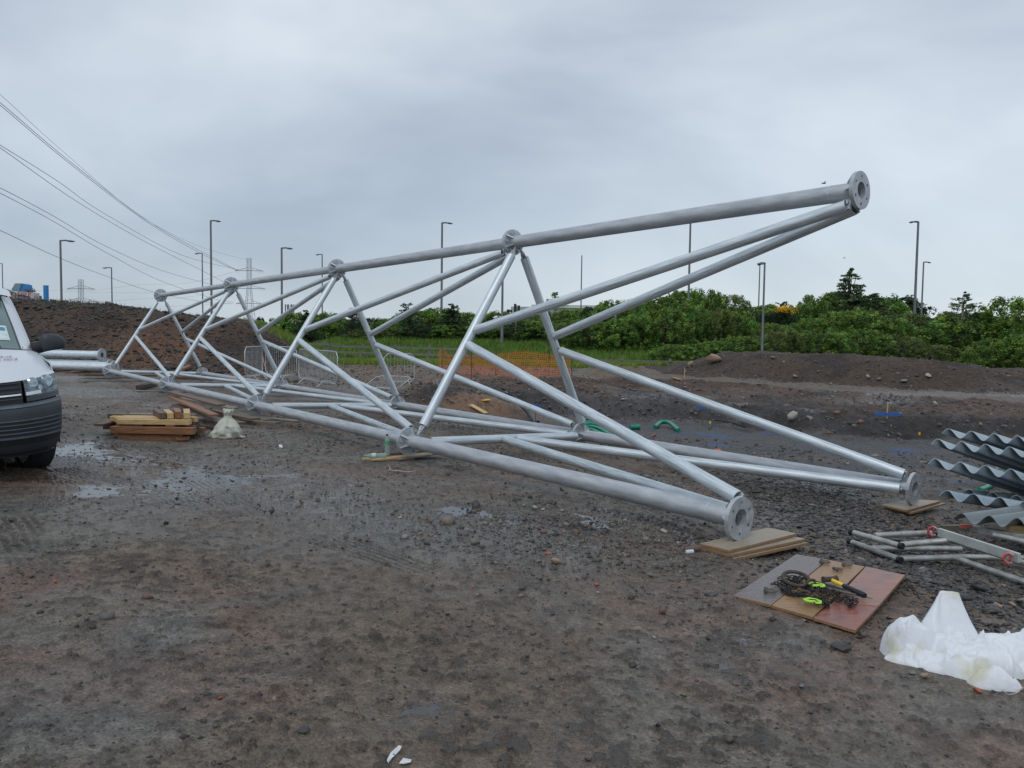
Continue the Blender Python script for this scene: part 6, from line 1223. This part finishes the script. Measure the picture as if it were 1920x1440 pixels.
ST_ = [(1595, 500, 61, 120, 'c0', 'tall pointed conifer, the highest tree over the hedge'), (1808, 540, 53, 90, 'w0', 'slender birch with a pale trunk on the right'), (1806, 590, 54, 165, 'r1', 'leafy tree surrounding the foot of the slender birch'), (1888, 562, 53, 120, 'r1', 'rounded tree at the right, darker below'), (1640, 548, 60, 140, 'c0', 'broad pointed green tree right of the tall conifer'), (1690, 558, 90, 110, 'r0', 'dark round-headed tree behind the tall right lamp columns'),
      (1735, 594, 120, 70, 'r0', 'smaller dark tree left of the far green trees'), (1775, 594, 125, 70, 'f0', 'far rounded green tree above the bridge railing'), (1468, 556, 60, 64, 'p0', 'young dark pine sticking up behind the yellow gorse'), (1448, 578, 60, 36, 'p0', 'smaller dark pine left of the young one'), (1041, 542, 62, 60, 'w1', 'thin light-leaved tree above the hedge in front of the warehouse'), (1000, 570, 61, 50, 'w1', 'small wispy tree left of the thin light-leaved one'),
      (766, 560, 60, 66, 'p0', 'dark pine spire rising through the tower braces'), (846, 568, 60, 80, 'c1', 'dark conifer behind the tall lamp column'), (857, 568, 61, 26, 'w1', 'wispy light tree beside the dark conifer'), (662, 570, 60, 50, 'p0', 'dark pine top left of the long brown roofline'), (573, 580, 60, 70, 'c1', 'dark conifer right of the phone mast'), (1165, 563, 61, 70, 'w1', 'feathery light tree top above the centre hedge'), (921, 588, 60, 30, 'c1', 'dark conifer beside the red-roofed unit'), (507, 596, 100, 24, 'c1', 'distant small conifer right of the large pylon'), (488, 597, 110, 26, 'f0', 'distant small tree at the foot of the large pylon'), (470, 602, 110, 24, 'f0', 'distant bush left of the far conifer'), (1440, 590, 61, 60, 'b4', 'dark bush around the young pines'), (427, 606, 80, 26, 'b1', 'small round bush just over the tail of the spoil heap')]
for a in ST_: tree(*a)
gz_o = thing('gorse_bush', 'gorse bush with bright yellow flowers below the young pine', 'shrub', at_y(1470, 650, 59.5)); p = at_y(1470, 584, 59.5); r_ = np.random.default_rng(9); n = 260
g = r_.normal(0, 1, (n, 3)); n_ = 0; P = p + g * np.array([.40, .3, .15]) + [-.1, -.4, .15]; nr_ = g / np.linalg.norm(g, axis=1, keepdims=True); V, F_, Cc = leaves(P, nr_, .09, np.ones((n, 3)), r_); me = fast('gorse_flowers', V - np.array(gz_o.location), F_, mat('gorse_yellow', (.75, .42, .01), .6)); o = link('gorse_flowers', me, gz_o); o['kind'] = 'stuff'
c = link('foliage', PRO['b4'][0], gz_o); c.location = (0, .3, 0); c.scale = (2.2, 2.0, float(p[2] - gz_o.location.z))
byl = {}
for o in list(C.objects):
    if o.parent is None and o.get('label') and o.name.startswith('shrub'): byl.setdefault(o['label'], []).append(o)
for lb, os_ in byl.items():
    if len(os_) > 1:
        for i, o in enumerate(sorted(os_, key=lambda q: q.location.x / q.location.y)): o['label'] = (['leftmost', 'second', 'third', 'fourth', 'fifth'][i] + ' ' + lb)
def blades(name, xs, ys, hgt, wid, c1, c2, seed=1):
    r_ = np.random.default_rng(seed); n = len(xs); z = Hm(xs, ys) - .02; a = r_.uniform(0, 2 * PI, n); dx, dy = np.cos(a) * wid, np.sin(a) * wid; hh = hgt * r_.uniform(.5, 1.3, n); lx, ly = r_.normal(0, .35, n) * hh, r_.normal(0, .35, n) * hh
    V = np.stack([np.c_[xs - dx, ys - dy, z], np.c_[xs + dx, ys + dy, z], np.c_[xs + lx, ys + ly, z + hh]], 1).reshape(-1, 3); me = fast(name, V, np.arange(n * 3).reshape(n, 3), mat('grass_blades', (1, 1, 1), .7, var=.15, vs=.5, attr='Col', trans=.25)); t_ = r_.random((n, 1)) * .6 + .4 * (rn(xs, ys, 5) [:, None])
    vcol(me, 'Col', np.repeat(np.array(c1) * (1 - t_) + np.array(c2) * t_, 3, 0)); return tag(link(name, me), kind='stuff')
n = 60000; xs = rng.uniform(-15, 40, n); ys = 48.8 + 11.5 * rng.random(n); k = (xs < 12) | (ys > 49.5); blades('grass_bank', xs[k], ys[k], .34, .06, (.19, .31, .05), (.10, .19, .028))
n = 16000; xs = rng.uniform(-13, 12, n); ys = 37.6 + 3.9 * rng.random(n) ** .9; k = (xs < 6) | (ys > 40); blades('grass_verge', xs[k], ys[k], .26, .04, (.26, .33, .06), (.14, .22, .035), 2)
n = 500; xs = rng.uniform(-22, -11, n); ys = rng.uniform(34, 37, n); blades('spoil_heap_weeds', xs, ys, .25, .02, (.10, .13, .05), (.07, .10, .03), 3)
# distant hill and mast
hx = np.linspace(700, 2600, 60); V = []; 
for i, x_ in enumerate(hx): zt = 60 + 75 * math.exp(-((x_ - 1680) / 190) ** 2) + 30 * math.exp(-((x_ - 2050) / 260) ** 2) + 5 * math.sin(x_ / 60); V += [(x_, 2780, -20), (x_, 2900, zt * .72), (x_, 3100, -20)]
F_ = [(i * 3, (i + 1) * 3, (i + 1) * 3 + 1, i * 3 + 1) for i in range(59)] + [(i * 3 + 1, (i + 1) * 3 + 1, (i + 1) * 3 + 2, i * 3 + 2) for i in range(59)]
o = MB().add(V, F_, True).build('distant_hill', mat('hill_haze_green', (.09, .13, .12), .9, vs=.004)); tag(o, kind='structure')  # bluish green puts the distance haze into the hill's colour
rm = at_y(1841, 587, 1500); o = MB().tube([(rm[0], 1500, -10), (rm[0], 1500, rm[2])], .5, 5).build('radio_mast', pylon); recentre(o); tag(o, 'thin radio mast on the skyline by the distant hill', 'radio mast')
